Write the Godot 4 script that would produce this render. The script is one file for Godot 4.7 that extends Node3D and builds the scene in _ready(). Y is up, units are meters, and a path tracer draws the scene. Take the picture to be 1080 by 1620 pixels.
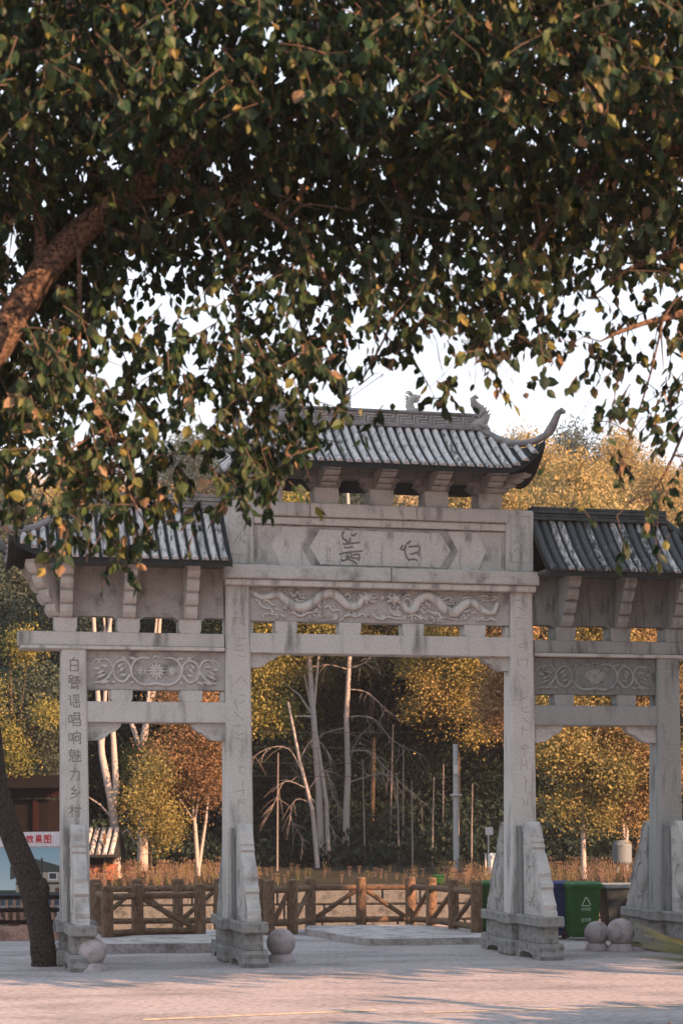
extends Node3D

# ---------------------------------------------------------------- geometry
class Geo:
	var v := PackedVector3Array()
	var n := PackedVector3Array()

	func tri3(a: Vector3, b: Vector3, c: Vector3, na: Vector3, nb: Vector3, nc: Vector3) -> void:
		if (b - a).cross(c - a).dot(na + nb + nc) > 0.0:
			v.append_array(PackedVector3Array([a, c, b]))
			n.append_array(PackedVector3Array([na, nc, nb]))
		else:
			v.append_array(PackedVector3Array([a, b, c]))
			n.append_array(PackedVector3Array([na, nb, nc]))

	func tri(a: Vector3, b: Vector3, c: Vector3, out: Vector3) -> void:
		var m := (b - a).cross(c - a).normalized()
		if m.dot(out) < 0.0:
			m = -m
		tri3(a, b, c, m, m, m)

	func quad(a: Vector3, b: Vector3, c: Vector3, d: Vector3, out: Vector3) -> void:
		tri(a, b, c, out)
		tri(a, c, d, out)

	func quad4(p: Array, q: Array) -> void:
		tri3(p[0], p[1], p[2], q[0], q[1], q[2])
		tri3(p[0], p[2], p[3], q[0], q[2], q[3])

	# loft through rings of points (flat shaded, closed loops) with end caps
	func loft(rings: Array) -> void:
		for k in rings.size() - 1:
			var a: Array = rings[k]
			var b: Array = rings[k + 1]
			var mid := Vector3.ZERO
			for p in a: mid += p
			for p in b: mid += p
			mid /= a.size() + b.size()
			for i in a.size():
				var j := (i + 1) % a.size()
				var c: Vector3 = (a[i] + a[j] + b[i] + b[j]) / 4.0
				quad(a[i], a[j], b[j], b[i], c - mid)
		for e in [0, rings.size() - 1]:
			var r: Array = rings[e]
			var o: Array = rings[1 if e == 0 else e - 1]
			var out: Vector3 = r[0] - o[0]
			for i in range(1, r.size() - 1):
				tri(r[0], r[i], r[i + 1], out)

	func box(c: Vector3, s: Vector3, bev := 0.0, turn := Basis()) -> void:
		var h := s / 2.0
		if bev <= 0.0:
			for ax in 3:
				for sg in [-1.0, 1.0]:
					var d := Vector3.ZERO; d[ax] = sg
					var e := Vector3.ZERO; e[(ax + 1) % 3] = 1.0
					var f := Vector3.ZERO; f[(ax + 2) % 3] = 1.0
					var m := c + turn * (d * h)
					quad(m + turn * ((-e - f) * h), m + turn * ((e - f) * h), m + turn * ((e + f) * h), m + turn * ((-e + f) * h), turn * d)
			return
		var b: float = min(bev, min(h.x, min(h.y, h.z)) * 0.9)
		var g := h - Vector3(b, b, b)
		for ax in 3:
			var i1 := (ax + 1) % 3
			var i2 := (ax + 2) % 3
			for sg in [-1.0, 1.0]:
				var p := []
				for k in [[-1, -1], [1, -1], [1, 1], [-1, 1]]:
					var q := Vector3.ZERO
					q[ax] = sg * h[ax]; q[i1] = k[0] * g[i1]; q[i2] = k[1] * g[i2]
					p.append(c + turn * q)
				var d := Vector3.ZERO; d[ax] = sg
				quad(p[0], p[1], p[2], p[3], turn * d)
			for s1 in [-1.0, 1.0]:
				for s2 in [-1.0, 1.0]:
					var a0 := Vector3.ZERO; a0[ax] = -g[ax]; a0[i1] = s1 * h[i1]; a0[i2] = s2 * g[i2]
					var a1 := a0; a1[ax] = g[ax]
					var b0 := Vector3.ZERO; b0[ax] = -g[ax]; b0[i1] = s1 * g[i1]; b0[i2] = s2 * h[i2]
					var b1 := b0; b1[ax] = g[ax]
					var d := Vector3.ZERO; d[i1] = s1; d[i2] = s2
					quad(c + turn * a0, c + turn * a1, c + turn * b1, c + turn * b0, turn * d)
		for sx in [-1.0, 1.0]:
			for sy in [-1.0, 1.0]:
				for sz in [-1.0, 1.0]:
					var k := Vector3(sx, sy, sz)
					tri(c + turn * (k * Vector3(h.x, g.y, g.z)), c + turn * (k * Vector3(g.x, h.y, g.z)), c + turn * (k * Vector3(g.x, g.y, h.z)), turn * k)

	func prism(poly: PackedVector2Array, z0: float, z1: float, xf: Transform3D) -> void:
		var idx := Geometry2D.triangulate_polygon(poly)
		var zc := xf.basis.z
		for k in range(0, idx.size(), 3):
			var a := poly[idx[k]]; var b := poly[idx[k + 1]]; var c := poly[idx[k + 2]]
			tri(xf * Vector3(a.x, a.y, z0), xf * Vector3(b.x, b.y, z0), xf * Vector3(c.x, c.y, z0), -zc)
			tri(xf * Vector3(a.x, a.y, z1), xf * Vector3(b.x, b.y, z1), xf * Vector3(c.x, c.y, z1), zc)
		var area := 0.0
		for i in poly.size():
			area += poly[i].cross(poly[(i + 1) % poly.size()])
		var sg := 1.0 if area > 0 else -1.0
		for i in poly.size():
			var a := poly[i]; var b := poly[(i + 1) % poly.size()]
			var e := b - a
			var out := Vector2(e.y, -e.x) * sg
			quad(xf * Vector3(a.x, a.y, z0), xf * Vector3(b.x, b.y, z0), xf * Vector3(b.x, b.y, z1), xf * Vector3(a.x, a.y, z1), xf.basis * Vector3(out.x, out.y, 0))

	func tube(pts: Array, rad: Array, seg := 6, flat := Vector3.ZERO, squash := 1.0) -> void:
		# smooth tube; «flat» is a direction in which it is squashed
		var rings := []
		var norms := []
		var side := Vector3.ZERO
		for i in pts.size():
			var t: Vector3 = (pts[min(i + 1, pts.size() - 1)] - pts[max(i - 1, 0)])
			t = t.normalized() if t.length() > 1e-7 else Vector3.UP
			if side == Vector3.ZERO:
				side = t.cross(Vector3.UP if absf(t.y) < 0.9 else Vector3.RIGHT).normalized()
			side = (side - t * side.dot(t)).normalized()
			var up := side.cross(t)
			var r := []; var q := []
			for k in seg:
				var a := TAU * k / seg
				var o := side * cos(a) + up * sin(a)
				var w := o
				if flat != Vector3.ZERO:
					w = o - flat * o.dot(flat) * (1.0 - squash)
				r.append(pts[i] + w * float(rad[i])); q.append(o)
			rings.append(r); norms.append(q)
		for i in pts.size() - 1:
			for k in seg:
				var j := (k + 1) % seg
				quad4([rings[i][k], rings[i][j], rings[i + 1][j], rings[i + 1][k]], [norms[i][k], norms[i][j], norms[i + 1][j], norms[i + 1][k]])
		for e in [0, pts.size() - 1]:
			if rad[e] < 0.004: continue
			var out: Vector3 = pts[e] - pts[1 if e == 0 else e - 1]
			for k in range(1, seg - 1):
				tri(rings[e][0], rings[e][k], rings[e][k + 1], out)

	func lathe(c: Vector3, prof: Array, seg := 16) -> void:
		for i in prof.size() - 1:
			var a: Vector2 = prof[i]; var b: Vector2 = prof[i + 1]
			var e := b - a
			var out := Vector2(e.y, -e.x).normalized()
			if out.x < 0 and absf(out.x) > absf(out.y): out = -out
			for k in seg:
				var t0 := TAU * k / seg; var t1 := TAU * (k + 1) / seg
				var d0 := Vector3(cos(t0), 0, sin(t0)); var d1 := Vector3(cos(t1), 0, sin(t1))
				var n0 := d0 * out.x + Vector3.UP * out.y; var n1 := d1 * out.x + Vector3.UP * out.y
				var p := [c + d0 * a.x + Vector3.UP * a.y, c + d1 * a.x + Vector3.UP * a.y, c + d1 * b.x + Vector3.UP * b.y, c + d0 * b.x + Vector3.UP * b.y]
				if a.x > 1e-5: tri3(p[0], p[1], p[2], n0, n1, n1)
				if b.x > 1e-5: tri3(p[0], p[2], p[3], n0, n1, n0)

	func ball(c: Vector3, r: Vector3, seg := 14, rings := 9) -> void:
		for i in rings:
			for k in seg:
				var p := []; var q := []
				for o in [[0, 0], [0, 1], [1, 1], [1, 0]]:
					var a: float = PI * (i + o[0]) / rings; var b: float = TAU * (k + o[1]) / seg
					var d := Vector3(sin(a) * cos(b), cos(a), sin(a) * sin(b))
					p.append(c + d * r); q.append((d / r).normalized())
				quad4(p, q)

	# raised stroke on a plane: pts in metres on (right, up), w wide, h proud
	func stroke(pts: Array, w: float, h: float, xf: Transform3D) -> void:
		for i in pts.size() - 1:
			var a: Vector2 = pts[i]; var b: Vector2 = pts[i + 1]
			var t := (b - a)
			if t.length() < 1e-5: continue
			t = t.normalized()
			a -= t * w * 0.3; b += t * w * 0.3
			var s := Vector2(-t.y, t.x) * w * 0.5
			var s2 := s * 0.55
			var q := [a - s, b - s, b + s, a + s]
			var u := [a - s2 + t * w * 0.2, b - s2 - t * w * 0.2, b + s2 - t * w * 0.2, a + s2 + t * w * 0.2]
			var lo := []; var hi := []
			for k in 4:
				lo.append(xf * Vector3(q[k].x, q[k].y, -0.004)); hi.append(xf * Vector3(u[k].x, u[k].y, h))
			quad(hi[0], hi[1], hi[2], hi[3], xf.basis.z)
			var mid: Vector3 = (hi[0] + hi[1] + hi[2] + hi[3]) / 4.0
			for k in 4:
				var j := (k + 1) % 4
				quad(lo[k], lo[j], hi[j], hi[k], (lo[k] + lo[j]) / 2.0 - mid)

	func mesh() -> ArrayMesh:
		var a := []
		a.resize(Mesh.ARRAY_MAX)
		a[Mesh.ARRAY_VERTEX] = v
		a[Mesh.ARRAY_NORMAL] = n
		var m := ArrayMesh.new()
		m.add_surface_from_arrays(Mesh.PRIMITIVE_TRIANGLES, a)
		return m


const ACROSS := Basis(Vector3(0, 0, 1), Vector3(0, 1, 0), Vector3(1, 0, 0))   # (n, y) profiles drawn across the gate

var M := {}
var used := {}
var rng := RandomNumberGenerator.new()

# ---------------------------------------------------------------- nodes
func tag(o: Node, label: String, category: String, group := "", kind := "") -> void:
	if label: o.set_meta("label", label)
	if category: o.set_meta("category", category)
	if group: o.set_meta("group", group)
	if kind: o.set_meta("kind", kind)

func numbered(called: String) -> String:
	used[called] = used.get(called, -1) + 1
	return called if used[called] == 0 else "%s_%03d" % [called, used[called]]

func thing(called: String, label: String, category: String, at := Vector3.ZERO, turn := 0.0, group := "") -> Node3D:
	var o := Node3D.new()
	o.name = numbered(called)
	add_child(o)
	o.position = at
	o.rotation.y = turn
	tag(o, label, category, group)
	return o

func part(called: String, m, mat: Material, parent: Node, at := Vector3.ZERO) -> MeshInstance3D:
	var o := MeshInstance3D.new()
	o.mesh = m.mesh() if m is Geo else m
	o.material_override = null
	o.set_surface_override_material(0, mat)
	if parent == self:
		o.name = numbered(called)
	else:
		var key := str(parent.get_instance_id()) + "/" + called
		used[key] = used.get(key, -1) + 1
		o.name = called if used[key] == 0 else "%s_%03d" % [called, used[key]]
	parent.add_child(o, true)
	o.position = at
	return o

func struct(called: String, m, mat: Material) -> MeshInstance3D:
	var o := part(called, m, mat, self)
	o.set_meta("kind", "structure")
	return o

func swarm(called: String, mesh: Mesh, mat: Material, xfs: Array, cols: Array, parent: Node) -> MultiMeshInstance3D:
	var mm := MultiMesh.new()
	mm.transform_format = MultiMesh.TRANSFORM_3D
	mm.use_colors = true
	mm.mesh = mesh
	mm.instance_count = xfs.size()
	for i in xfs.size():
		mm.set_instance_transform(i, xfs[i])
		mm.set_instance_color(i, cols[i])
	var o := MultiMeshInstance3D.new()
	o.multimesh = mm
	o.material_override = mat
	o.name = called if parent != self else numbered(called)
	parent.add_child(o, true)
	o.set_meta("kind", "stuff")
	return o

# ---------------------------------------------------------------- materials
func lin(r: float, g: float, b: float) -> Color:
	return Color(r, g, b).linear_to_srgb()

func noise_tex(sd: int, freq: float, stops: Array, size := 512, oct := 5, bump := 0.0, kind := FastNoiseLite.TYPE_SIMPLEX_SMOOTH) -> NoiseTexture2D:
	var f := FastNoiseLite.new()
	f.seed = sd; f.frequency = freq; f.noise_type = kind
	f.fractal_octaves = oct; f.fractal_gain = 0.55
	var t := NoiseTexture2D.new()
	t.width = size; t.height = size; t.seamless = true; t.noise = f
	if bump > 0.0:
		t.as_normal_map = true; t.bump_strength = bump
	else:
		var g := Gradient.new()
		g.offsets = PackedFloat32Array(); g.colors = PackedColorArray()
		var os := PackedFloat32Array(); var cs := PackedColorArray()
		for s in stops:
			os.append(s[0]); cs.append(s[1] if s[1] is Color else Color(s[1], s[1], s[1]))
		g.offsets = os; g.colors = cs
		t.color_ramp = g
	return t

func mat(color: Color, rough := 0.9, tex: Texture2D = null, scale := Vector3.ONE, nrm: Texture2D = null, nscale := 1.0, world := true) -> StandardMaterial3D:
	var m := StandardMaterial3D.new()
	m.albedo_color = color
	m.roughness = rough
	m.metallic_specular = 0.3
	m.albedo_texture = tex
	if nrm:
		m.normal_enabled = true; m.normal_texture = nrm; m.normal_scale = nscale
	if tex or nrm:
		m.uv1_triplanar = true; m.uv1_world_triplanar = world; m.uv1_scale = scale
	return m

func stained(m: StandardMaterial3D, tex: Texture2D, scale: Vector3) -> StandardMaterial3D:
	m.detail_enabled = true
	m.detail_albedo = tex
	m.detail_blend_mode = BaseMaterial3D.BLEND_MODE_MUL
	m.detail_uv_layer = BaseMaterial3D.DETAIL_UV_2
	m.uv2_triplanar = true; m.uv2_world_triplanar = true; m.uv2_scale = scale
	return m

func leafy(rough := 0.5, back := 0.5) -> StandardMaterial3D:
	var m := StandardMaterial3D.new()
	m.albedo_color = Color.WHITE
	m.vertex_color_use_as_albedo = true
	m.roughness = rough
	m.metallic_specular = 0.35
	m.backlight_enabled = true
	m.backlight = Color(back, back, back * 0.8)
	m.cull_mode = BaseMaterial3D.CULL_DISABLED
	return m

func materials() -> void:
	var speck := noise_tex(3, 0.05, [[0.0, 0.8], [0.35, 0.92], [0.6, 0.97], [1.0, 1.0]])
	var stain := noise_tex(8, 0.008, [[0.0, 0.62], [0.32, 0.86], [0.5, 0.97], [1.0, 1.0]], 512, 4)
	var streak := noise_tex(15, 0.012, [[0.0, 0.5], [0.28, 0.86], [0.45, 0.97], [1.0, 1.0]], 512, 4)
	var rough_n := noise_tex(21, 0.05, [], 512, 5, 5.0)
	M.stone = stained(mat(lin(0.545, 0.515, 0.48), 0.92, speck, Vector3(0.9, 0.9, 0.9), rough_n, 0.12), streak, Vector3(0.5, 0.10, 0.5))
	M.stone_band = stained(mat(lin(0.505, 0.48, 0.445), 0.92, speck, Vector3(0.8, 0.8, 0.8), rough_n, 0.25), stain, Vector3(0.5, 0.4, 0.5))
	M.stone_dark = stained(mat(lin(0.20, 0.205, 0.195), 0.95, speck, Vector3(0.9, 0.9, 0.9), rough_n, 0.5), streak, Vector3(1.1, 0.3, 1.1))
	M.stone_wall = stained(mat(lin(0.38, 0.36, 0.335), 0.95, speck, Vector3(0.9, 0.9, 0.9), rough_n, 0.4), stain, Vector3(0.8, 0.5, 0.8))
	M.plinth = stained(mat(lin(0.27, 0.262, 0.245), 0.95, speck, Vector3(1, 1, 1), rough_n, 0.6), stain, Vector3(1.6, 1.3, 1.6))
	M.stone_pale = stained(mat(lin(0.59, 0.555, 0.515), 0.92, speck, Vector3(0.8, 0.8, 0.8), rough_n, 0.3), streak, Vector3(0.8, 0.2, 0.8))
	M.stone_ground = stained(mat(lin(0.42, 0.39, 0.365), 0.95, speck, Vector3(0.9, 0.9, 0.9), rough_n, 0.25), stain, Vector3(0.6, 0.5, 0.6))
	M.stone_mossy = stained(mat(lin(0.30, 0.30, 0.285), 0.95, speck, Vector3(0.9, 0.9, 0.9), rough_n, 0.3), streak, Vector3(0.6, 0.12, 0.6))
	M.ink = mat(lin(0.22, 0.20, 0.19), 0.95, speck, Vector3(1, 1, 1))
	M.ink_faint = mat(lin(0.33, 0.29, 0.278), 0.95, speck, Vector3(1, 1, 1))
	var gran := noise_tex(31, 0.22, [[0.0, 0.55], [0.4, 0.8], [0.55, 1.0], [1.0, 1.0]], 256, 3)
	M.granite = stained(mat(lin(0.47, 0.40, 0.39), 0.75, gran, Vector3(2.5, 2.5, 2.5), rough_n, 0.2), stain, Vector3(1.2, 1.2, 1.2))
	# roof tiles: weathered dark clay with pale lichen streaks
	M.tiles = []
	for k in 8:
		var lo := 0.06 + 0.015 * (k % 3)
		var edge: float = [0.22, 0.28, 0.34, 0.40, 0.46, 0.54, 0.62, 0.9][k]
		var t := noise_tex(60 + k, 0.022, [[0.0, lin(lo * 0.7, lo * 0.8, lo * 0.85)], [edge - 0.1, lin(lo, lo * 1.06, lo * 1.08)], [edge + 0.02, lin(0.34, 0.315, 0.30)], [minf(edge + 0.2, 1.0), lin(0.50, 0.46, 0.435)]], 256, 5)
		M.tiles.append(mat(Color.WHITE, 0.9, t, Vector3(2.2, 0.9, 0.9), rough_n, 0.5))
	M.tile_bed = mat(lin(0.03, 0.034, 0.035), 0.95, speck, Vector3(1, 1, 1))
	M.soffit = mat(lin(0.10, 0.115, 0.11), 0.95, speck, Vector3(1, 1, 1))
	M.ridge = stained(mat(lin(0.27, 0.25, 0.24), 0.92, speck, Vector3(1, 1, 1), rough_n, 0.5), stain, Vector3(1, 1, 1))
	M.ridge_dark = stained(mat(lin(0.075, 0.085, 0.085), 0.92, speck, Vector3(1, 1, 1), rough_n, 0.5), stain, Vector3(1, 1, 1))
	# ground
	var road := noise_tex(41, 0.03, [[0.0, 0.72], [0.45, 0.92], [1.0, 1.0]], 512, 6)
	var patch := noise_tex(43, 0.01, [[0.0, 0.78], [0.4, 0.93], [0.6, 1.0], [1.0, 1.0]], 512, 4)
	M.road = stained(mat(lin(0.385, 0.338, 0.327), 0.9, road, Vector3(0.5, 0.5, 0.5), rough_n, 0.25), patch, Vector3(0.07, 0.07, 0.13))
	M.paint = stained(mat(lin(0.62, 0.50, 0.34), 0.8, road, Vector3(0.7, 0.7, 0.7)), patch, Vector3(0.9, 0.9, 0.9))
	M.paving = stained(mat(lin(0.48, 0.425, 0.405), 0.9, road, Vector3(0.7, 0.7, 0.7), rough_n, 0.3), stain, Vector3(0.4, 0.4, 0.4))
	M.kerb = mat(lin(0.25, 0.235, 0.225), 0.9, road, Vector3(1, 1, 1), rough_n, 0.4)
	M.earth = stained(mat(lin(0.035, 0.034, 0.02), 1.0, road, Vector3(0.3, 0.3, 0.3), rough_n, 0.8), patch, Vector3(0.1, 0.1, 0.1))
	M.bank = stained(mat(lin(0.19, 0.185, 0.17), 0.95, road, Vector3(0.9, 0.9, 0.9), rough_n, 0.8), stain, Vector3(0.8, 0.8, 0.8))
	# timber
	var grain := noise_tex(51, 0.03, [[0.0, 0.45], [0.4, 0.8], [0.6, 1.0], [1.0, 1.0]], 512, 5)
	M.log = stained(mat(lin(0.20, 0.125, 0.075), 0.75, grain, Vector3(3.0, 0.35, 3.0), rough_n, 0.5), stain, Vector3(1.2, 1.2, 1.2))
	M.log_end = mat(lin(0.34, 0.20, 0.11), 0.8, grain, Vector3(3, 3, 3))
	M.rail = stained(mat(lin(0.185, 0.115, 0.07), 0.75, grain, Vector3(0.5, 3.0, 3.0), rough_n, 0.5), stain, Vector3(1.2, 1.2, 1.2))
	# bark
	var bark_n := noise_tex(71, 0.035, [], 512, 5, 10.0)
	var bark := noise_tex(72, 0.03, [[0.0, 0.2], [0.4, 0.5], [0.58, 0.9], [1.0, 1.0]], 512, 5)
	M.bark_dark = mat(lin(0.060, 0.050, 0.041), 0.95, bark, Vector3(3.2, 0.8, 3.2), bark_n, 1.6)
	M.bark_warm = mat(lin(0.20, 0.125, 0.085), 0.9, bark, Vector3(2.0, 2.0, 2.0), bark_n, 1.1)
	M.bark_pale = mat(lin(0.46, 0.395, 0.36), 0.9, speck, Vector3(1.6, 0.6, 1.6), bark_n, 0.6)
	M.bark_grey = mat(lin(0.27, 0.235, 0.215), 0.9, speck, Vector3(1.6, 0.6, 1.6), bark_n, 0.5)
	M.bark_brown = mat(lin(0.12, 0.09, 0.06), 0.95, bark, Vector3(1.6, 0.6, 1.6), bark_n, 0.6)
	M.twig = mat(lin(0.11, 0.075, 0.055), 0.9)
	M.leaf = leafy(0.55, 0.5)
	M.bush = leafy(0.7, 0.6)
	M.leaf_one = []
	for c in [[0.007, 0.021, 0.008], [0.012, 0.032, 0.010], [0.028, 0.050, 0.012], [0.085, 0.088, 0.018], [0.19, 0.125, 0.07], [0.14, 0.11, 0.022]]:
		var m := leafy(0.6, 0.45)
		m.vertex_color_use_as_albedo = false
		m.albedo_color = lin(c[0], c[1], c[2])
		M.leaf_one.append(m)
	M.red = mat(lin(0.50, 0.03, 0.035), 0.6)
	M.board = mat(lin(0.68, 0.60, 0.60), 0.6, speck, Vector3(0.4, 0.4, 0.4))
	M.dark_wood = mat(lin(0.016, 0.013, 0.012), 0.8, grain, Vector3(0.6, 2, 2))
	M.dark_red = mat(lin(0.03, 0.013, 0.011), 0.8, grain, Vector3(0.6, 2, 2))
	M.dark_wood.metallic_specular = 0.05
	M.dark_red.metallic_specular = 0.05
	M.pink_wall = stained(mat(lin(0.44, 0.26, 0.20), 0.9, road, Vector3(0.8, 0.8, 0.8)), stain, Vector3(0.5, 0.5, 0.5))
	M.brick = mat(lin(0.36, 0.15, 0.09), 0.9, road, Vector3(1.2, 1.2, 1.2))
	M.bin_green = mat(lin(0.011, 0.072, 0.015), 0.5)
	M.bin_lid = mat(lin(0.014, 0.09, 0.02), 0.5)
	M.bin_blue = mat(lin(0.012, 0.03, 0.10), 0.45)
	M.bin_dark = mat(lin(0.03, 0.04, 0.042), 0.6, speck, Vector3(1, 1, 1))
	M.rubber = mat(lin(0.02, 0.02, 0.02), 0.8)
	M.hoop = mat(lin(0.33, 0.27, 0.19), 0.8, speck, Vector3(2, 2, 2))
	M.white = mat(lin(0.62, 0.60, 0.58), 0.6, speck, Vector3(1, 1, 1))
	M.white_print = mat(lin(0.42, 0.52, 0.42), 0.6)
	M.grey_metal = mat(lin(0.42, 0.42, 0.42), 0.55, speck, Vector3(0.8, 0.8, 0.8))
	M.tank = mat(lin(0.17, 0.21, 0.23), 0.6, speck, Vector3(0.8, 0.8, 0.8))
	var w := StandardMaterial3D.new()
	w.albedo_color = lin(0.03, 0.04, 0.035); w.roughness = 0.08; w.metallic_specular = 0.5
	w.normal_enabled = true; w.normal_texture = noise_tex(91, 0.02, [], 256, 3, 2.0)
	w.uv1_triplanar = true; w.uv1_world_triplanar = true; w.uv1_scale = Vector3(0.4, 0.4, 0.4)
	M.water = w

# ---------------------------------------------------------------- places
const EYE := Vector3(0, 2.05, 28)
const GATE_AT := Vector3(0.629, 0, 0)
const GATE_TURN := 13.0

func land(x: float, z: float) -> float:
	var d := 28.0 - z
	if d < 36.0: return 0.0
	if d < 42.0: return -1.2
	var h := 0.6 + clampf((d - 42.0) / 14.0, 0, 1) * 0.7
	var t := clampf((d - 56.0) / 62.0, 0.0, 1.0)
	h += (14.0 + 2.0 * sin(x * 0.05 + 0.7)) * t * t * (3.0 - 2.0 * t) * 0.55 + 14.0 * t * 0.45
	return h + 0.5 * sin(x * 0.21 + z * 0.13) * t

func on_land(x: float, d: float) -> Vector3:
	return Vector3(x, land(x, 28.0 - d), 28.0 - d)

# ================================================================= build
func _ready() -> void:
	rng.seed = 20240611
	var cam := Camera3D.new()
	cam.name = "camera"
	add_child(cam)
	var att := CameraAttributesPhysical.new()
	att.frustum_focal_length = 62.0
	att.frustum_focus_distance = 22.0
	att.exposure_aperture = 3.2
	att.frustum_near = 0.1
	att.frustum_far = 600.0
	cam.attributes = att
	cam.keep_aspect = Camera3D.KEEP_HEIGHT
	cam.set_frustum(0.1 * 1620.0 / 2800.0, Vector2(0, 0.1 * 500.0 / 2800.0), 0.1, 600.0)
	cam.position = EYE
	cam.rotation_degrees = Vector3(0, 0, -0.4)
	cam.current = true

	var env := Environment.new()
	env.background_mode = Environment.BG_SKY
	var sky := Sky.new()
	var sm := ProceduralSkyMaterial.new()
	sm.sky_top_color = Color(0.46, 0.505, 0.555)
	sm.sky_horizon_color = Color(0.555, 0.55, 0.555)
	sm.sky_curve = 0.25
	sm.ground_bottom_color = Color(0.2, 0.18, 0.17)
	sm.ground_horizon_color = Color(0.35, 0.335, 0.325)
	sm.sun_angle_max = 8.0
	sm.sky_energy_multiplier = 1.0
	sm.ground_energy_multiplier = 1.0
	sky.sky_material = sm
	env.sky = sky
	env.tonemap_mode = Environment.TONE_MAPPER_LINEAR
	env.tonemap_exposure = 5.7
	env.fog_enabled = true
	env.fog_density = 0.0004
	env.fog_light_color = Color(0.80, 0.78, 0.80)
	env.sdfgi_enabled = true
	env.ssao_enabled = true
	env.ssil_enabled = true
	var we := WorldEnvironment.new()
	we.name = "world_environment"
	we.environment = env
	add_child(we)

	var sun := DirectionalLight3D.new()
	sun.name = "sun"
	sun.light_energy = 0.8
	sun.light_color = Color(1.0, 0.77, 0.60)
	sun.light_angular_distance = 0.5
	sun.shadow_enabled = true
	var az := deg_to_rad(52.0)
	var el := deg_to_rad(22.0)
	var to_sun := Vector3(sin(az) * cos(el), sin(el), cos(az) * cos(el))
	add_child(sun)
	sun.look_at_from_position(to_sun * 60.0, Vector3.ZERO)

	materials()
	build_ground()
	build_gate()
	build_balls()
	build_fences()
	build_left_side()
	build_bins()
	build_far_things()
	build_hill_trees()
	build_near_trees()
	undergrowth()
	build_shade_trees(az)
	build_foreground_trees()

# ---------------------------------------------------------------- ground
func sheet(x0: float, x1: float, z0: float, z1: float, y: float) -> Geo:
	var g := Geo.new()
	g.quad(Vector3(x0, y, z0), Vector3(x1, y, z0), Vector3(x1, y, z1), Vector3(x0, y, z1), Vector3.UP)
	return g

func build_ground() -> void:
	struct("road", sheet(-80, 80, -8.0, 70, 0.0), M.road)
	var bed := Geo.new()
	bed.box(Vector3(0, -1.6, -11), Vector3(160, 0.3, 6.2))
	struct("stream_bed", bed, M.earth)
	struct("stream_water", sheet(-80, 80, -13.95, -8.05, -0.95), M.water)
	var h := Geo.new()
	var nx := 60; var nz := 60
	for i in nx:
		for k in nz:
			var p := []
			var q := []
			for o in [[0, 0], [1, 0], [1, 1], [0, 1]]:
				var x: float = -110.0 + 220.0 * (i + o[0]) / nx
				var d: float = 42.01 + 178.0 * pow((k + o[1]) / float(nz), 1.4)
				p.append(on_land(x, d))
				var e := 0.4
				q.append(Vector3(land(x - e, 28 - d) - land(x + e, 28 - d), 2 * e, land(x, 28 - d - e) - land(x, 28 - d + e)).normalized())
			h.quad4(p, q)
	struct("hillside_ground", h, M.earth)
	# worn yellow edge line on the road
	var g := Geo.new()
	var a := Vector3(-2.15, 0.004, 8.95); var b := Vector3(0.38, 0.004, 8.12)
	var s := Vector3(0.05, 0, 0.14)
	g.quad(a - s / 2, b - s / 2, b + s / 2, a + s / 2, Vector3.UP)
	struct("road_edge_line", g, M.paint)
	g = Geo.new()
	g.quad(Vector3(0.9, 0.004, 8.35), Vector3(5.2, 0.004, 7.55), Vector3(5.2, 0.004, 7.65), Vector3(0.9, 0.004, 8.45), Vector3.UP)
	struct("road_edge_line", g, M.paint)
	# raised slabs either side of the lane that runs through the gate
	var sl := Geo.new()
	sl.prism(PackedVector2Array([Vector2(-4.6, 1.3), Vector2(-2.12, 1.3), Vector2(-2.25, 5.2), Vector2(-4.9, 5.2)]), 0.0, 0.16, Transform3D(Basis(Vector3(1, 0, 0), Vector3(0, 0, -1), Vector3(0, 1, 0)), Vector3.ZERO))
	struct("pavement_slab", sl, M.paving)
	sl = Geo.new()
	sl.prism(PackedVector2Array([Vector2(0.42, 2.75), Vector2(2.9, 3.0), Vector2(3.2, 7.2), Vector2(-0.7, 7.2), Vector2(-0.7, 6.0)]), 0.0, 0.12, Transform3D(Basis(Vector3(1, 0, 0), Vector3(0, 0, -1), Vector3(0, 1, 0)), Vector3.ZERO))
	struct("pavement_slab", sl, M.paving)
	# banks of the stream: coursed stone walls
	var near_wall := thing("retaining_wall", "low stone wall lining the near side of the stream behind the log fence", "wall", Vector3(0, 0, -8.0))
	var nb := Geo.new(); nb.box(Vector3(0, -0.8, 0.2), Vector3(160, 1.56, 0.36))
	part("wall_core", nb, M.bank, near_wall)
	var far_wall := thing("retaining_wall", "grey coursed stone wall on the far bank of the stream, seen through the log fence", "wall", Vector3(0, 0, -14.0))
	var fb := Geo.new(); fb.box(Vector3(0, -0.5, -0.3), Vector3(160, 2.16, 0.4))
	part("wall_core", fb, M.kerb, far_wall)
	var blocks := []
	for k in 5:
		var b2 := Geo.new()
		b2.box(Vector3.ZERO, Vector3(0.74 + 0.06 * k, 0.34, 0.16), 0.03)
		blocks.append(b2.mesh())
	for row in 5:
		var x := -8.0 + 0.4 * (row % 2)
		while x < 7.0:
			var k := rng.randi() % 5
			var wd := 0.74 + 0.06 * k
			part("stone_block", blocks[k], M.bank, far_wall, Vector3(x + wd / 2, 0.42 - 0.37 * row, -0.05 + rng.randf_range(-0.02, 0.025)))
			x += wd + 0.03

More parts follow.
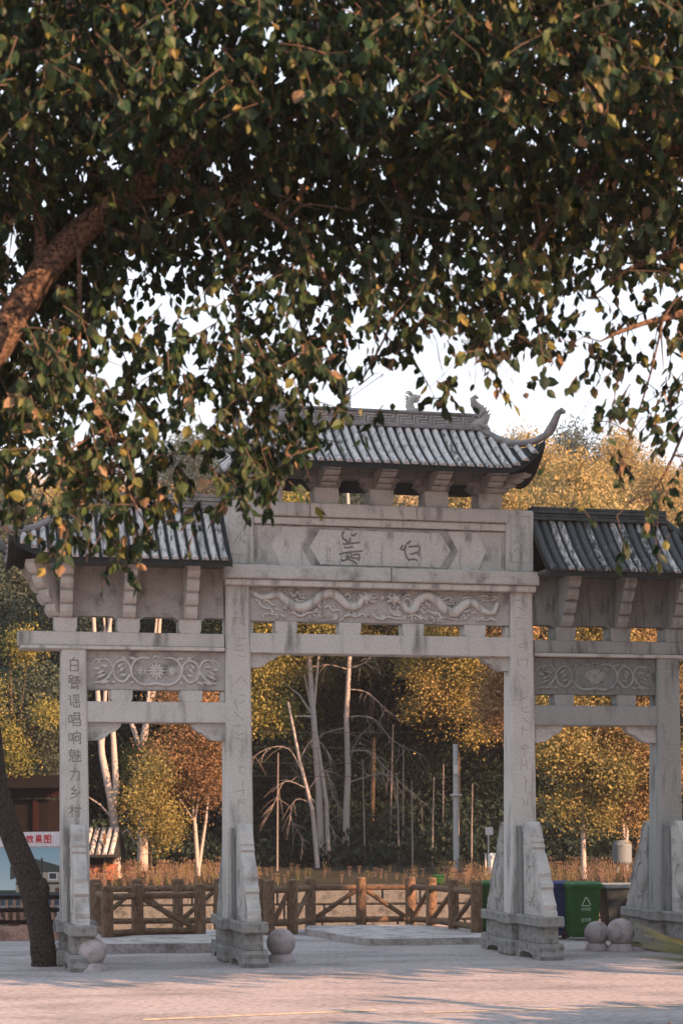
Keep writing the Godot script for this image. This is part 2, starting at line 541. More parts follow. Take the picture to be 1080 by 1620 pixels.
# ---------------------------------------------------------------- the gate
class Roof:
	var ur0: float; var ur1: float; var ue0: float; var ue1: float
	var r: float; var top: float; var h: float; var lift: float
	func tu(u: float) -> float:
		if u > ur1 and ue1 > ur1 + 0.01: return clampf((u - ur1) / (ue1 - ur1), 0, 1)
		if u < ur0 and ue0 < ur0 - 0.01: return clampf((ur0 - u) / (ur0 - ue0), 0, 1)
		return 0.0
	func y(u: float, n: float) -> float:
		var nt := clampf(absf(n) / r, 0, 1)
		var t: float = maxf(nt, tu(u))
		return top - h * (1.25 * t - 0.25 * t * t) + lift * pow(minf(nt, tu(u)), 2.3)

func barrel(path: Array, side: Vector3, r: float) -> Geo:
	var g := Geo.new()
	var seg := 5
	var rings := []; var ns := []
	for i in path.size():
		var t: Vector3 = (path[min(i + 1, path.size() - 1)] - path[max(i - 1, 0)]).normalized()
		var up := side.cross(t).normalized()
		if up.y < 0: up = -up
		var a := []; var b := []
		for k in seg + 1:
			var an := PI * k / seg
			var o := side * cos(an) + up * sin(an)
			a.append(path[i] + side * cos(an) * r + up * (sin(an) * r * 1.05)); b.append(o)
		rings.append(a); ns.append(b)
	for i in path.size() - 1:
		for k in seg:
			g.quad4([rings[i][k], rings[i][k + 1], rings[i + 1][k + 1], rings[i + 1][k]], [ns[i][k], ns[i][k + 1], ns[i + 1][k + 1], ns[i + 1][k]])
	var e := path.size() - 1
	for k in range(1, seg):
		g.tri(rings[e][0], rings[e][k], rings[e][k + 1], path[e] - path[e - 1])
	return g

func build_roof(gate: Node, rf: Roof, called: String, label: String, shades: Array, ridge_mat: Material) -> MeshInstance3D:
	# bed: a closed shell under the tiles
	var g := Geo.new()
	var nu := 40; var nn := 20
	var th := 0.10
	for i in nu:
		for k in nn:
			var top := []; var bot := []
			for o in [[0, 0], [1, 0], [1, 1], [0, 1]]:
				var u: float = lerpf(rf.ue0, rf.ue1, (i + o[0]) / float(nu))
				var n: float = lerpf(-rf.r, rf.r, (k + o[1]) / float(nn))
				var y := rf.y(u, n)
				top.append(Vector3(u, y, n)); bot.append(Vector3(u, y - th, n))
			g.quad(top[0], top[1], top[2], top[3], Vector3.UP)
			g.quad(bot[0], bot[1], bot[2], bot[3], Vector3.DOWN)
			if i == 0: g.quad(top[0], top[3], bot[3], bot[0], Vector3.LEFT)
			if i == nu - 1: g.quad(top[1], top[2], bot[2], bot[1], Vector3.RIGHT)
			if k == 0: g.quad(top[0], top[1], bot[1], bot[0], Vector3.FORWARD)
			if k == nn - 1: g.quad(top[3], top[2], bot[2], bot[3], Vector3.BACK)
	var roof := part(called, g, M.tile_bed, gate)
	if label: roof.set_meta("label", label)
	var pitch := 0.148
	var plain_rows := {}
	for sgn in [1.0, -1.0]:
		var u := rf.ue0 + 0.07
		while u < rf.ue1 - 0.04:
			var t0 := rf.tu(u)
			var n0 := rf.r * t0 + 0.02
			if rf.r - n0 > 0.1:
				var mesh: ArrayMesh
				if t0 == 0.0 and plain_rows.has(sgn):
					mesh = plain_rows[sgn]
				else:
					var path := []
					for k in 7:
						var n := lerpf(n0, rf.r + 0.05, k / 6.0)
						path.append(Vector3(0, rf.y(u, minf(n, rf.r)) - maxf(0, n - rf.r) * 0.5 + 0.005, n * sgn))
					mesh = barrel(path, Vector3.RIGHT, 0.050).mesh()
					if t0 == 0.0: plain_rows[sgn] = mesh
				var o := part("tile_row", mesh, M.tiles[shades[rng.randi() % shades.size()]], roof, Vector3(u, rng.randf_range(-0.004, 0.006), 0))
				o.rotation.y = rng.randf_range(-0.006, 0.006)
			u += pitch
	for e in 2:
		var ur: float = rf.ur1 if e == 1 else rf.ur0
		var ue: float = rf.ue1 if e == 1 else rf.ue0
		if absf(ue - ur) < 0.05: continue
		var n := -rf.r + 0.07
		while n < rf.r - 0.04:
			var t0 := absf(n) / rf.r
			if 1.0 - t0 > 0.1:
				var path := []
				for k in 6:
					var u := lerpf(lerpf(ur, ue, t0 + 0.02), ue, k / 5.0)
					path.append(Vector3(u, rf.y(u, n) + 0.005, n))
				part("tile_row", barrel(path, Vector3.BACK, 0.050), M.tiles[shades[rng.randi() % shades.size()]], roof)
			n += pitch
		for sgn in [1.0, -1.0]:
			var pts := []; var rad := []
			for k in 9:
				var t := k / 8.0
				pts.append(Vector3(lerpf(ur, ue, t), rf.y(lerpf(ur, ue, t), sgn * rf.r * t) + 0.06, sgn * rf.r * t)); rad.append(0.055)
			# the horn that curls up past the corner
			var dir := Vector3(signf(ue - ur), 0, sgn * 0.7).normalized()
			var c: Vector3 = pts[8]
			for q in [[0.06, 0.05, 0.075], [0.12, 0.14, 0.07], [0.165, 0.24, 0.06], [0.21, 0.33, 0.052], [0.27, 0.37, 0.048], [0.30, 0.33, 0.042]]:
				pts.append(c + dir * q[0] + Vector3.UP * q[1]); rad.append(q[2])
			var hg := Geo.new()
			hg.tube(pts, rad, 7)
			part("hip_ridge", hg, ridge_mat, roof)
	return roof

func lobes(n0: float, y0: float, n1: float, y1: float, k: int, back := 0.0) -> PackedVector2Array:
	var p := PackedVector2Array([Vector2(back, y0), Vector2(n0 * 0.7, y0)])
	for i in k:
		var a := Vector2(lerpf(n0, n1, i / float(k)), lerpf(y0, y1, i / float(k)))
		var b := Vector2(lerpf(n0, n1, (i + 1) / float(k)), lerpf(y0, y1, (i + 1) / float(k)))
		for s in 4:
			var t := PI / 2.0 * s / 3.0
			p.append(Vector2(a.x - 0.035 + (b.x - a.x + 0.035) * sin(t), a.y + (b.y - a.y) * 0.8 * (1.0 - cos(t))))
		p.append(Vector2(b.x - 0.012, b.y - (b.y - a.y) * 0.08))
	p.append(Vector2(n1, y1))
	p.append(Vector2(back, y1))
	return p

func curve(pts: Array, steps := 5) -> Array:
	var out := []
	for i in pts.size() - 1:
		var a: Vector2 = pts[max(i - 1, 0)]; var b: Vector2 = pts[i]; var c: Vector2 = pts[i + 1]; var d: Vector2 = pts[min(i + 2, pts.size() - 1)]
		for k in steps:
			out.append(b.cubic_interpolate(c, a, d, k / float(steps)))
	out.append(pts[pts.size() - 1])
	return out

# carved relief: a polyline in metres on the face, as a half-sunk round tube
func relief(g: Geo, pts: Array, r0: float, r1: float, face: float, smooth := true, squash := 1.0) -> void:
	var c: Array = curve(pts) if smooth else pts
	var p := []; var rad := []
	for i in c.size():
		p.append(Vector3(c[i].x, c[i].y, face)); rad.append(lerpf(r0, r1, i / float(c.size() - 1)))
	g.tube(p, rad, 6, Vector3.BACK, squash)

func pairs(a: Array, ox: float, oy: float, kx: float, ky: float) -> Array:
	var out := []
	for i in range(0, a.size(), 2):
		out.append(Vector2((a[i] - ox) * kx, (a[i + 1] - oy) * -ky))
	return out

const GLYPH := {
	"bai": [[5, 0, 3.5, 2], [2, 2, 2, 10], [2, 2, 8, 2, 8, 10], [2, 6, 8, 6], [2, 10, 8, 10]],
	"lu": [[1, 0, 4, 0], [1, 0, 1, 2.2], [4, 0, 4, 2.2], [1, 2.2, 4, 2.2], [2.5, 2.2, 2.5, 4.8], [2.5, 3.4, 4.2, 3.2], [1, 3, 1, 5], [0.6, 5, 4.5, 4.6], [6.5, 0, 5, 2], [5.8, 0.8, 9, 0.8, 5.2, 4], [6, 1.8, 9.5, 3.8], [6, 3.6, 6, 5.2], [6, 3.6, 9, 3.6, 9, 5.2], [6, 5, 9, 5], [5, 5.4, 4.4, 6], [3, 6, 3, 8.2], [3, 6, 7.5, 6, 7.4, 7.4, 6.8, 7.4], [3, 8.2, 8.2, 8.2, 8, 10, 7, 9.8], [1.5, 9.2, 6.8, 9.2]],
	"yao": [[1, 1, 2, 2], [0.5, 3.6, 2, 3.6, 2, 8.4, 3.2, 7.2], [8.6, 0.4, 4, 1.2], [4.6, 2, 5, 3.2], [6.4, 1.8, 6.6, 3], [8.8, 1.6, 7.8, 3.2], [4.4, 4.4, 9, 4.4], [3.6, 6.2, 9.8, 6.2], [6.6, 4.4, 6.6, 9.6], [4.4, 7.4, 4.4, 9.6, 9, 9.6, 9, 7.4]],
	"chang": [[0.6, 2.4, 0.6, 7.4], [0.6, 2.4, 3, 2.4, 3, 7.4], [0.6, 7.2, 3, 7.2], [4.6, 0.4, 4.6, 4.4], [4.6, 0.4, 9, 0.4, 9, 4.4], [4.6, 2.4, 9, 2.4], [4.6, 4.4, 9, 4.4], [4, 5.6, 4, 10], [4, 5.6, 9.6, 5.6, 9.6, 10], [4, 7.7, 9.6, 7.7], [4, 9.8, 9.6, 9.8]],
	"xiang": [[0.6, 2.4, 0.6, 7.4], [0.6, 2.4, 3, 2.4, 3, 7.4], [0.6, 7.2, 3, 7.2], [7, 0.2, 6.2, 1.8], [4.2, 1.8, 4.2, 10], [4.2, 1.8, 9.6, 1.8, 9.6, 10, 8.6, 9.4], [5.6, 4, 5.6, 7.6], [5.6, 4, 8.2, 4, 8.2, 7.6], [5.6, 7.4, 8.2, 7.4]],
	"mei": [[2.6, 0.2, 2, 1.2], [1, 1.2, 1, 4.8], [1, 1.2, 4.8, 1.2, 4.8, 4.8], [1, 3, 4.8, 3], [1, 4.8, 4.8, 4.8], [2.2, 4.8, 1.8, 7.6, 0.4, 9.4], [3.4, 4.8, 3.4, 9.2, 9.8, 9.2, 9.8, 8.2], [5.8, 2.2, 9.6, 2.2], [5.4, 4.4, 10, 4.4], [7.6, 0.2, 7.6, 8.6], [7.4, 4.6, 5.4, 7.4], [7.8, 4.6, 9.8, 7]],
	"li": [[1, 3, 8.6, 3, 8.2, 9.4, 6.6, 8.8], [4.8, 0.4, 4.4, 5, 1.2, 9.8]],
	"xiang_village": [[5, 0.2, 2, 3, 6, 3, 2, 6.4, 7, 5.6], [8.4, 4.4, 5.6, 8, 1.2, 9.8]],
	"cun": [[0.4, 2.8, 4.6, 2.8], [2.5, 0.2, 2.5, 10], [2.5, 3.4, 0.4, 7], [2.6, 3.6, 4.4, 5.6], [5, 3, 9.8, 3], [8, 0.2, 8, 9.4, 6.8, 8.8], [5.8, 4.8, 7, 6.4]],
	"xiao": [[2.4, 0.2, 2.8, 1.4], [0.4, 2, 5, 2], [1.8, 2.8, 0.6, 4.6], [3.4, 2.8, 4.8, 4.4], [4, 4.6, 0.6, 9.6], [1.2, 5, 4.8, 9.4], [6.8, 0.2, 5.4, 4], [6, 2.4, 9.8, 2.4], [8.8, 2.6, 7.6, 6.8, 5, 9.8], [6.2, 4.4, 9.8, 9.8]],
	"guo": [[2, 0.4, 2, 5], [2, 0.4, 8, 0.4, 8, 5], [2, 2.7, 8, 2.7], [2, 5, 8, 5], [0.4, 6.4, 9.6, 6.4], [5, 0.4, 5, 10], [4.8, 6.6, 0.8, 9.6], [5.2, 6.6, 9.4, 9.6]],
	"tu": [[0.6, 0.4, 0.6, 10], [0.6, 0.4, 9.4, 0.4, 9.4, 10], [0.6, 9.8, 9.4, 9.8], [4, 1.4, 2.2, 4], [3.6, 2.4, 7, 2.4, 2.4, 6], [3.4, 3.6, 7.6, 6], [4.6, 6, 5.6, 7], [4, 7.6, 6, 8.8]],
	"mian": [[0.4, 0.8, 9.6, 0.8], [5, 0.8, 4.4, 2.8], [1, 3, 1, 10], [1, 3, 9, 3, 9, 10], [1, 9.8, 9, 9.8], [3.6, 3, 3.6, 9.8], [6.4, 3, 6.4, 9.8], [3.6, 5.2, 6.4, 5.2], [3.6, 7.4, 6.4, 7.4]],
}

func glyph(which: String, size_x: float, size_y: float, w: float, h: float, xf: Transform3D) -> Geo:
	var g := Geo.new()
	for s in GLYPH[which]:
		g.stroke(pairs(s, 5, 5, size_x / 10.0, size_y / 10.0), w, h, xf)
	return g

func build_gate() -> void:
	var gate := thing("memorial_gate", "grey stone Chinese memorial archway with tiled roofs spanning the lane", "gate", GATE_AT, deg_to_rad(GATE_TURN))
	var tiles_main := [0, 1, 1, 2, 2, 3, 3, 4]
	var g: Geo
	# ---- columns, their plinths and drum stones
	var cols := [[-4.81, 4.78], [-2.30, 5.80], [2.30, 5.80], [4.81, 4.78]]
	var col_nodes := []
	for c in cols:
		g = Geo.new()
		var rings := []
		for e in [[0.0, 0.225], [0.0, 0.225], [c[1], 0.188]]:
			var w: float = e[1]
			var ch := 0.028
			var y: float = e[0]
			rings.append([Vector3(-w, y, -w + ch), Vector3(-w, y, w - ch), Vector3(-w + ch, y, w), Vector3(w - ch, y, w), Vector3(w, y, w - ch), Vector3(w, y, -w + ch), Vector3(w - ch, y, -w), Vector3(-w + ch, y, -w)])
		g.loft([rings[0], rings[2]])
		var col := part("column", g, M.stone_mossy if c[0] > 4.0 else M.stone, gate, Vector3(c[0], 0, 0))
		col_nodes.append(col)
		# plinth: cross-shaped, three tiers
		g = Geo.new()
		g.box(Vector3(0, 0.585, 0), Vector3(0.62, 0.17, 0.62), 0.02)
		g.box(Vector3(0, 0.375, 0), Vector3(0.46, 0.25, 0.46), 0.01)
		g.box(Vector3(0, 0.125, 0), Vector3(0.60, 0.25, 0.60), 0.03)
		part("plinth_core", g, M.plinth, col)
		for s in [1.0, -1.0]:
			g = Geo.new()
			g.box(Vector3(0, 0.588, s * 0.90), Vector3(0.40, 0.165, 1.22), 0.02)
			g.box(Vector3(0, 0.375, s * 0.85), Vector3(0.27, 0.255, 1.10), 0.01)
			# foot with an arched cut between two scrolled toes
			g.prism(PackedVector2Array([Vector2(0.3, 0.0), Vector2(0.5, 0.0), Vector2(0.55, 0.07), Vector2(0.68, 0.10), Vector2(0.92, 0.10), Vector2(1.12, 0.07), Vector2(1.18, 0.0), Vector2(1.48, 0.0), Vector2(1.505, 0.06), Vector2(1.48, 0.14), Vector2(1.495, 0.2), Vector2(1.48, 0.25), Vector2(0.3, 0.25)]), -0.195, 0.195, Transform3D(Basis(Vector3(0, 0, s), Vector3(0, 1, 0), Vector3(1, 0, 0)), Vector3.ZERO))
			part("plinth_arm", g, M.plinth, col)
			# backing slab against the column
			g = Geo.new()
			g.prism(PackedVector2Array([Vector2(0.2, 0.67), Vector2(0.47, 0.67), Vector2(0.45, 1.9), Vector2(0.42, 2.05), Vector2(0.2, 2.07)]), -0.135, 0.135, Transform3D(Basis(Vector3(0, 0, s), Vector3(0, 1, 0), Vector3(1, 0, 0)), Vector3.ZERO))
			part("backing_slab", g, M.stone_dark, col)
			# drum stone: scrolled profile
			var prof := PackedVector2Array([Vector2(0.40, 0.672), Vector2(1.17, 0.672), Vector2(1.17, 0.74), Vector2(1.14, 0.76), Vector2(1.15, 0.80), Vector2(1.16, 0.84), Vector2(1.12, 0.90), Vector2(1.07, 0.99), Vector2(1.05, 1.08), Vector2(1.09, 1.12), Vector2(1.08, 1.17), Vector2(1.02, 1.22), Vector2(1.01, 1.27), Vector2(1.02, 1.33), Vector2(0.97, 1.45), Vector2(0.90, 1.56), Vector2(0.82, 1.66), Vector2(0.80, 1.70), Vector2(0.83, 1.73), Vector2(0.82, 1.77), Vector2(0.79, 1.79), Vector2(0.81, 1.82), Vector2(0.80, 1.86), Vector2(0.77, 1.88), Vector2(0.76, 1.98), Vector2(0.72, 2.07), Vector2(0.65, 2.125), Vector2(0.58, 2.13), Vector2(0.50, 2.09), Vector2(0.45, 1.98), Vector2(0.43, 1.85)])
			for i in prof.size():
				if prof[i].x > 0.5: prof[i].x += 0.30 * (1.0 - (prof[i].y - 0.67) / 1.46)
			g = Geo.new()
			g.prism(prof, -0.10, 0.10, Transform3D(Basis(Vector3(0, 0, s), Vector3(0, 1, 0), Vector3(1, 0, 0)), Vector3.ZERO))
			for side in [-1.0, 1.0]:
				# raised oval medallion, rim and scroll carving on each cheek
				g.ball(Vector3(side * 0.10, 1.16, s * 0.80), Vector3(0.022, 0.235, 0.165), 16, 9)
				var ring := []; var rr := []
				for k in 17:
					var a := TAU * k / 16.0
					ring.append(Vector3(side * 0.102, 1.17 + 0.285 * sin(a), s * (0.79 + 0.205 * cos(a)))); rr.append(0.016)
				g.tube(ring, rr, 5)
				var rim := []; var r2 := []
				for k in range(9, prof.size()):
					rim.append(Vector3(side * 0.10, prof[k].y - 0.02, s * (prof[k].x - 0.035))); r2.append(0.013)
				g.tube(rim, r2, 5)
				for q in [[0.56, 1.80, 0.07], [0.60, 1.60, 0.055], [0.52, 1.52, 0.04], [0.56, 0.86, 0.06], [0.74, 0.84, 0.06], [0.92, 0.84, 0.055]]:
					var sp := []; var sr := []
					for k in 12:
						var a := k * 0.62
						var r: float = q[2] * (1.0 - k / 14.0)
						sp.append(Vector3(side * 0.102, q[1] + r * sin(a), s * (q[0] + r * cos(a)))); sr.append(0.011)
					g.tube(sp, sr, 5)
				g.box(Vector3(side * 0.10, 0.74, s * 0.78), Vector3(0.012, 0.012, 0.72))
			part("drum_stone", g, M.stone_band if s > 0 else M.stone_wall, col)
	# carved couplet on the columns
	var face := Transform3D(Basis(), Vector3(0, 0, 0))
	var names := ["bai", "lu", "yao", "chang", "xiang", "mei", "li", "xiang_village", "cun"]
	for k in 9:
		var y := 4.555 - 0.277 * k
		var zf := lerpf(0.225, 0.188, y / 4.78)
		face.origin = Vector3(0.0, y, zf)
		part("carved_character", glyph(names[k], 0.19, 0.2, 0.021, 0.005, face), M.ink, col_nodes[0])
	var left_marks := [[225, 75, 250, 105], [220, 150, 255, 150, 215, 240], [290, 160, 265, 250], [200, 330, 260, 330], [190, 390, 190, 500], [190, 390, 330, 385, 335, 500], [230, 400, 220, 470], [285, 400, 290, 460, 320, 470], [230, 640, 350, 655], [220, 740, 285, 740], [200, 800, 330, 800], [265, 868, 350, 888], [260, 1150, 300, 1150, 360, 1225], [220, 1210, 265, 1150], [270, 1370, 335, 1370], [200, 1420, 240, 1560], [250, 1480, 330, 1440], [200, 1580, 230, 1620, 320, 1690], [190, 1760, 290, 1750], [200, 1830, 240, 1870, 320, 1850], [200, 1900, 330, 1960], [250, 2080, 300, 2060, 260, 2180], [240, 2270, 330, 2280], [270, 2260, 260, 2340, 310, 2380], [290, 2440, 300, 2540], [220, 2580, 310, 2570, 300, 2640], [230, 2700, 320, 2690], [240, 2790, 240, 2720, 320, 2730]]
	for s in left_marks:
		g = Geo.new()
		var pp := pairs(s, 255, 0, 0.00124, 0.00122)
		var yy: float = pp[0].y + 5.78
		g.stroke(pp, 0.014, 0.004, Transform3D(Basis(), Vector3(0, 5.78, lerpf(0.225, 0.188, yy / 5.8))))
		part("carved_stroke", g, M.ink_faint, col_nodes[1])
	var right_marks := [[200, 130, 280, 130], [220, 220, 300, 270], [190, 350, 280, 360], [200, 400, 200, 470], [190, 500, 290, 500], [250, 690, 340, 670, 320, 760], [220, 720, 300, 740], [210, 880, 220, 960, 250, 980], [260, 900, 330, 880, 340, 960], [250, 1090, 320, 1150], [220, 1410, 300, 1390], [260, 1400, 350, 1360], [240, 1520, 330, 1500], [250, 1540, 300, 1570, 360, 1560], [260, 1640, 290, 1650, 340, 1700], [250, 1770, 340, 1800], [270, 1750, 260, 1860], [250, 2010, 300, 1980, 340, 2010], [240, 2030, 350, 2030], [290, 2020, 290, 2140], [255, 2160, 240, 2300], [310, 2170, 320, 2280], [265, 2240, 310, 2230], [280, 2380, 300, 2440, 340, 2450], [300, 2440, 300, 2580], [310, 2600, 350, 2600], [260, 2660, 280, 2760], [330, 2650, 310, 2740, 360, 2740]]
	for s in right_marks:
		g = Geo.new()
		var pp := pairs(s, 275, 0, 0.00128, 0.00125)
		var yy: float = pp[0].y + 5.84
		g.stroke(pp, 0.015, 0.004, Transform3D(Basis(), Vector3(0, 5.84, lerpf(0.225, 0.188, yy / 5.8))))
		part("carved_stroke", g, M.ink_faint, col_nodes[2])
	var far_marks := [[225, 80, 240, 110], [205, 140, 275, 130], [240, 110, 240, 200], [185, 240, 270, 240], [180, 310, 230, 300], [210, 440, 300, 440], [220, 490, 290, 490], [255, 430, 255, 530], [190, 580, 220, 580], [210, 700, 330, 700], [210, 730, 320, 735], [250, 762, 290, 760], [235, 850, 285, 850, 285, 910, 240, 910, 235, 850], [260, 980, 260, 1060], [240, 1000, 300, 990], [225, 1140, 290, 1140], [230, 1240, 285, 1235], [280, 1270, 340, 1270, 340, 1360, 280, 1360, 280, 1270]]
	for s in far_marks:
		g = Geo.new()
		var pp := pairs(s, 262, 0, 0.00186, 0.00184)
		g.stroke(pp, 0.02, 0.004, Transform3D(Basis(), Vector3(0, 4.82, lerpf(0.225, 0.188, (pp[0].y + 4.82) / 4.8))))
		part("carved_stroke", g, M.ink_faint, col_nodes[3])

	# ---- middle bay
	g = Geo.new(); g.box(Vector3(0, 4.925, 0), Vector3(4.24, 0.31, 0.33), 0.012)
	part("lower_lintel", g, M.stone, gate)
	for s in [-1.0, 1.0]:
		g = Geo.new()
		g.prism(PackedVector2Array([Vector2(0, 0), Vector2(0.46, 0), Vector2(0.44, -0.05), Vector2(0.36, -0.10), Vector2(0.30, -0.11), Vector2(0.25, -0.17), Vector2(0.16, -0.215), Vector2(0, -0.22)]), -0.09, 0.09, Transform3D(Basis(Vector3(s, 0, 0), Vector3(0, 1, 0), Vector3(0, 0, 1)), Vector3(-s * 2.105, 4.769, 0)))
		part("corbel", g, M.stone_band, gate)
	for u in [-1.53, -0.515, 0.515, 1.53]:
		g = Geo.new()
		g.prism(PackedVector2Array([Vector2(-0.15, 5.081), Vector2(0.15, 5.081), Vector2(0.175, 5.14), Vector2(0.175, 5.269), Vector2(-0.175, 5.269), Vector2(-0.175, 5.14)]), -0.14, 0.14, Transform3D(Basis(), Vector3(u, 0, 0)))
		part("block", g, M.stone, gate)
	for s in [-1.0, 1.0]:
		g = Geo.new(); g.box(Vector3(s * 2.08, 5.175, 0), Vector3(0.07, 0.188, 0.16), 0.01)
		part("block", g, M.stone, gate)
	g = Geo.new(); g.box(Vector3(0, 5.536, 0), Vector3(4.22, 0.532, 0.24), 0.01)
	var dp := part("dragon_panel", g, M.stone_ground, gate)
	dragon_relief(dp)
	g = Geo.new(); g.box(Vector3(0, 5.85, 0), Vector3(5.02, 0.096, 0.56), 0.012)
	part("cornice_strip", g, M.stone_pale, gate)
	for k in 2:
		g = Geo.new(); g.box(Vector3(-1.22 if k == 0 else 1.335, 6.01, 0), Vector3(2.655 if k == 0 else 2.43, 0.216, 0.66), 0.015)
		part("cornice_band", g, M.stone_band, gate)
	for s in [-1.0, 1.0]:
		g = Geo.new()
		g.box(Vector3(s * 2.27, 6.62, 0), Vector3(0.46, 0.99, 0.40), 0.02)
		var post := part("upper_post", g, M.stone, gate)
		g = Geo.new()
		for q in [[Vector2(-0.16, 0.38), Vector2(0.16, 0.38)], [Vector2(0.16, 0.38), Vector2(0.16, -0.36)], [Vector2(0.16, -0.36), Vector2(-0.16, -0.36)], [Vector2(-0.16, -0.36), Vector2(-0.16, 0.38)]]:
			g.stroke(q, 0.016, 0.008, Transform3D(Basis(), Vector3(s * 2.27, 6.64, 0.2)))
		for q in [[-0.10, 0.20, -0.03, 0.27, 0.05, 0.18, 0.10, 0.24], [-0.08, 0.05, 0.0, 0.14, 0.07, 0.08, 0.11, 0.12], [-0.11, -0.05, -0.04, 0.02, 0.03, -0.06, 0.11, 0.0], [-0.02, 0.24, -0.04, 0.05, 0.01, -0.18], [0.06, 0.1, 0.03, -0.05, 0.09, -0.2], [-0.09, -0.18, -0.03, -0.12, 0.04, -0.2]]:
			var pp := []
			for i in range(0, q.size(), 2): pp.append(Vector2(s * 2.27 + q[i] * s, 6.64 + q[i + 1]))
			relief(g, pp, 0.016, 0.009, 0.2)
		part("carved_flower", g, M.stone_band, post)
	# name board with its hexagonal cartouches
	g = Geo.new(); g.box(Vector3(0, 6.445, 0), Vector3(4.08, 0.65, 0.24), 0.01)
	var board := part("name_board", g, M.stone_band, gate)
	var hexes := [[1.74, 1.60, 0.30, 0.012, 0.02, M.stone_pale], [1.27, 1.10, 0.30, 0.02, 0.03, M.stone_wall], [1.14, 0.97, 0.272, 0.028, 0.042, M.stone_pale]]
	for q in hexes:
		g = Geo.new()
		g.prism(PackedVector2Array([Vector2(-q[0], 0), Vector2(-q[1], -q[2]), Vector2(q[1], -q[2]), Vector2(q[0], 0), Vector2(q[1], q[2]), Vector2(-q[1], q[2])]), 0.0, q[4], Transform3D(Basis(), Vector3(-0.02, 6.44, 0.12)))
		part("cartouche", g, q[5], board)
	for s in [-1.0, 1.0]:
		g = Geo.new(); g.box(Vector3(s * 1.95, 6.44, 0.125), Vector3(0.025, 0.58, 0.02))
		part("border_bead", g, M.stone_pale, board)
	var lu := [[215, 105, 200, 120, 205, 160, 235, 175], [280, 125, 295, 135, 315, 115], [225, 165, 240, 190, 262, 180, 262, 155], [205, 205, 240, 205, 345, 188], [215, 235, 245, 235], [255, 235, 285, 225], [175, 290, 240, 275, 365, 260], [240, 275, 245, 320, 205, 345, 190, 335], [265, 265, 275, 310], [290, 295, 340, 290, 335, 340], [240, 330, 290, 345, 320, 370], [225, 310, 335, 325]]
	var bai := [[705, 205, 690, 235, 725, 235, 732, 205], [732, 200, 725, 240, 735, 290, 760, 325], [760, 215, 850, 207, 840, 270, 845, 282], [775, 275, 830, 258], [760, 325, 795, 315, 832, 325], [745, 190, 775, 165]]
	var small := [[70, 235, 70, 350], [70, 348, 108, 350], [85, 240, 100, 245], [88, 262, 102, 262], [95, 240, 95, 270], [90, 290, 100, 300], [85, 325, 105, 325]]
	for q in [lu, bai]:
		g = Geo.new()
		for s in q:
			g.stroke(curve(pairs(s, 490, 228, 0.00192, 0.00188), 3), 0.03, 0.014, Transform3D(Basis(), Vector3(-0.08, 6.455, 0.162)))
		part("carved_character", g, M.ink, board)
	for s in small:
		g = Geo.new()
		g.stroke(pairs(s, 490, 228, 0.00192, 0.00188), 0.012, 0.006, Transform3D(Basis(), Vector3(-0.08, 6.455, 0.162)))
		part("carved_seal", g, M.ink_faint, board)
	g = Geo.new(); g.box(Vector3(0, 6.835, 0), Vector3(4.08, 0.115, 0.36), 0.012)
	part("cornice_strip", g, M.stone_pale, gate)
	for k in 3:
		var ub: Array = [[-2.06, -1.16], [-1.155, 0.55], [0.555, 2.06]][k]
		g = Geo.new(); g.box(Vector3((ub[0] + ub[1]) / 2, 7.005, 0), Vector3(ub[1] - ub[0], 0.21, 0.50), 0.014)
		part("cornice_band", g, M.stone if k != 1 else M.stone_pale, gate)
	# dou blocks and brackets under the main roof
	for u in [-1.78, -0.89, 0.0, 0.89, 1.78]:
		g = Geo.new()
		g.prism(PackedVector2Array([Vector2(-0.17, 7.112), Vector2(0.17, 7.112), Vector2(0.19, 7.2), Vector2(0.19, 7.36), Vector2(-0.19, 7.36), Vector2(-0.19, 7.2)]), -0.2, 0.2, Transform3D(Basis(), Vector3(u, 0, 0)))
		part("block", g, M.stone_band, gate)
		g = Geo.new()
		for s in [1.0, -1.0]:
			g.prism(lobes(0.2, 7.362, 0.84, 7.63, 4), -0.12, 0.12, Transform3D(Basis(Vector3(0, 0, s), Vector3(0, 1, 0), Vector3(1, 0, 0)), Vector3(u, 0, 0)))
			g.prism(lobes(0.18, 7.364, 0.40, 7.70, 3), -0.09, 0.09, Transform3D(Basis(Vector3(s, 0, 0), Vector3(0, 1, 0), Vector3(0, 0, 1)), Vector3(u, 0, 0)))
		part("bracket", g, M.stone_wall, gate)
	for s in [-1.0, 1.0]:
		for t in [-1.0, 1.0]:
			g = Geo.new()
			var bas := Basis(Vector3(s * 0.6, 0, t * 0.8), Vector3(0, 1, 0), Vector3(-t * 0.8, 0, s * 0.6))
			g.prism(lobes(0.22, 7.366, 0.80, 7.62, 4), -0.10, 0.10, Transform3D(bas, Vector3(s * 1.78, 0, 0)))
			part("bracket", g, M.stone_wall, gate)
	g = Geo.new(); g.box(Vector3(0, 7.70, 0), Vector3(3.9, 0.30, 0.30), 0.01)
	part("eave_beam", g, M.stone_dark, gate)
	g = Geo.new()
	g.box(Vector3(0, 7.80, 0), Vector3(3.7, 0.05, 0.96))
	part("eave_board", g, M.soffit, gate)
	var rm := Roof.new()
	rm.ur0 = -1.66; rm.ur1 = 1.66; rm.ue0 = -2.42; rm.ue1 = 2.42; rm.r = 1.0; rm.top = 8.40; rm.h = 0.78; rm.lift = 0.46
	var roof := build_roof(gate, rm, "main_roof", "central raised tiled roof with upturned corners", tiles_main, M.ridge)
	g = Geo.new()
	g.box(Vector3(0, 8.41, 0), Vector3(3.36, 0.06, 0.24), 0.01)
	g.box(Vector3(0, 8.52, 0), Vector3(3.30, 0.18, 0.15), 0.005)
	g.box(Vector3(0, 8.632, 0), Vector3(3.36, 0.045, 0.20), 0.01)
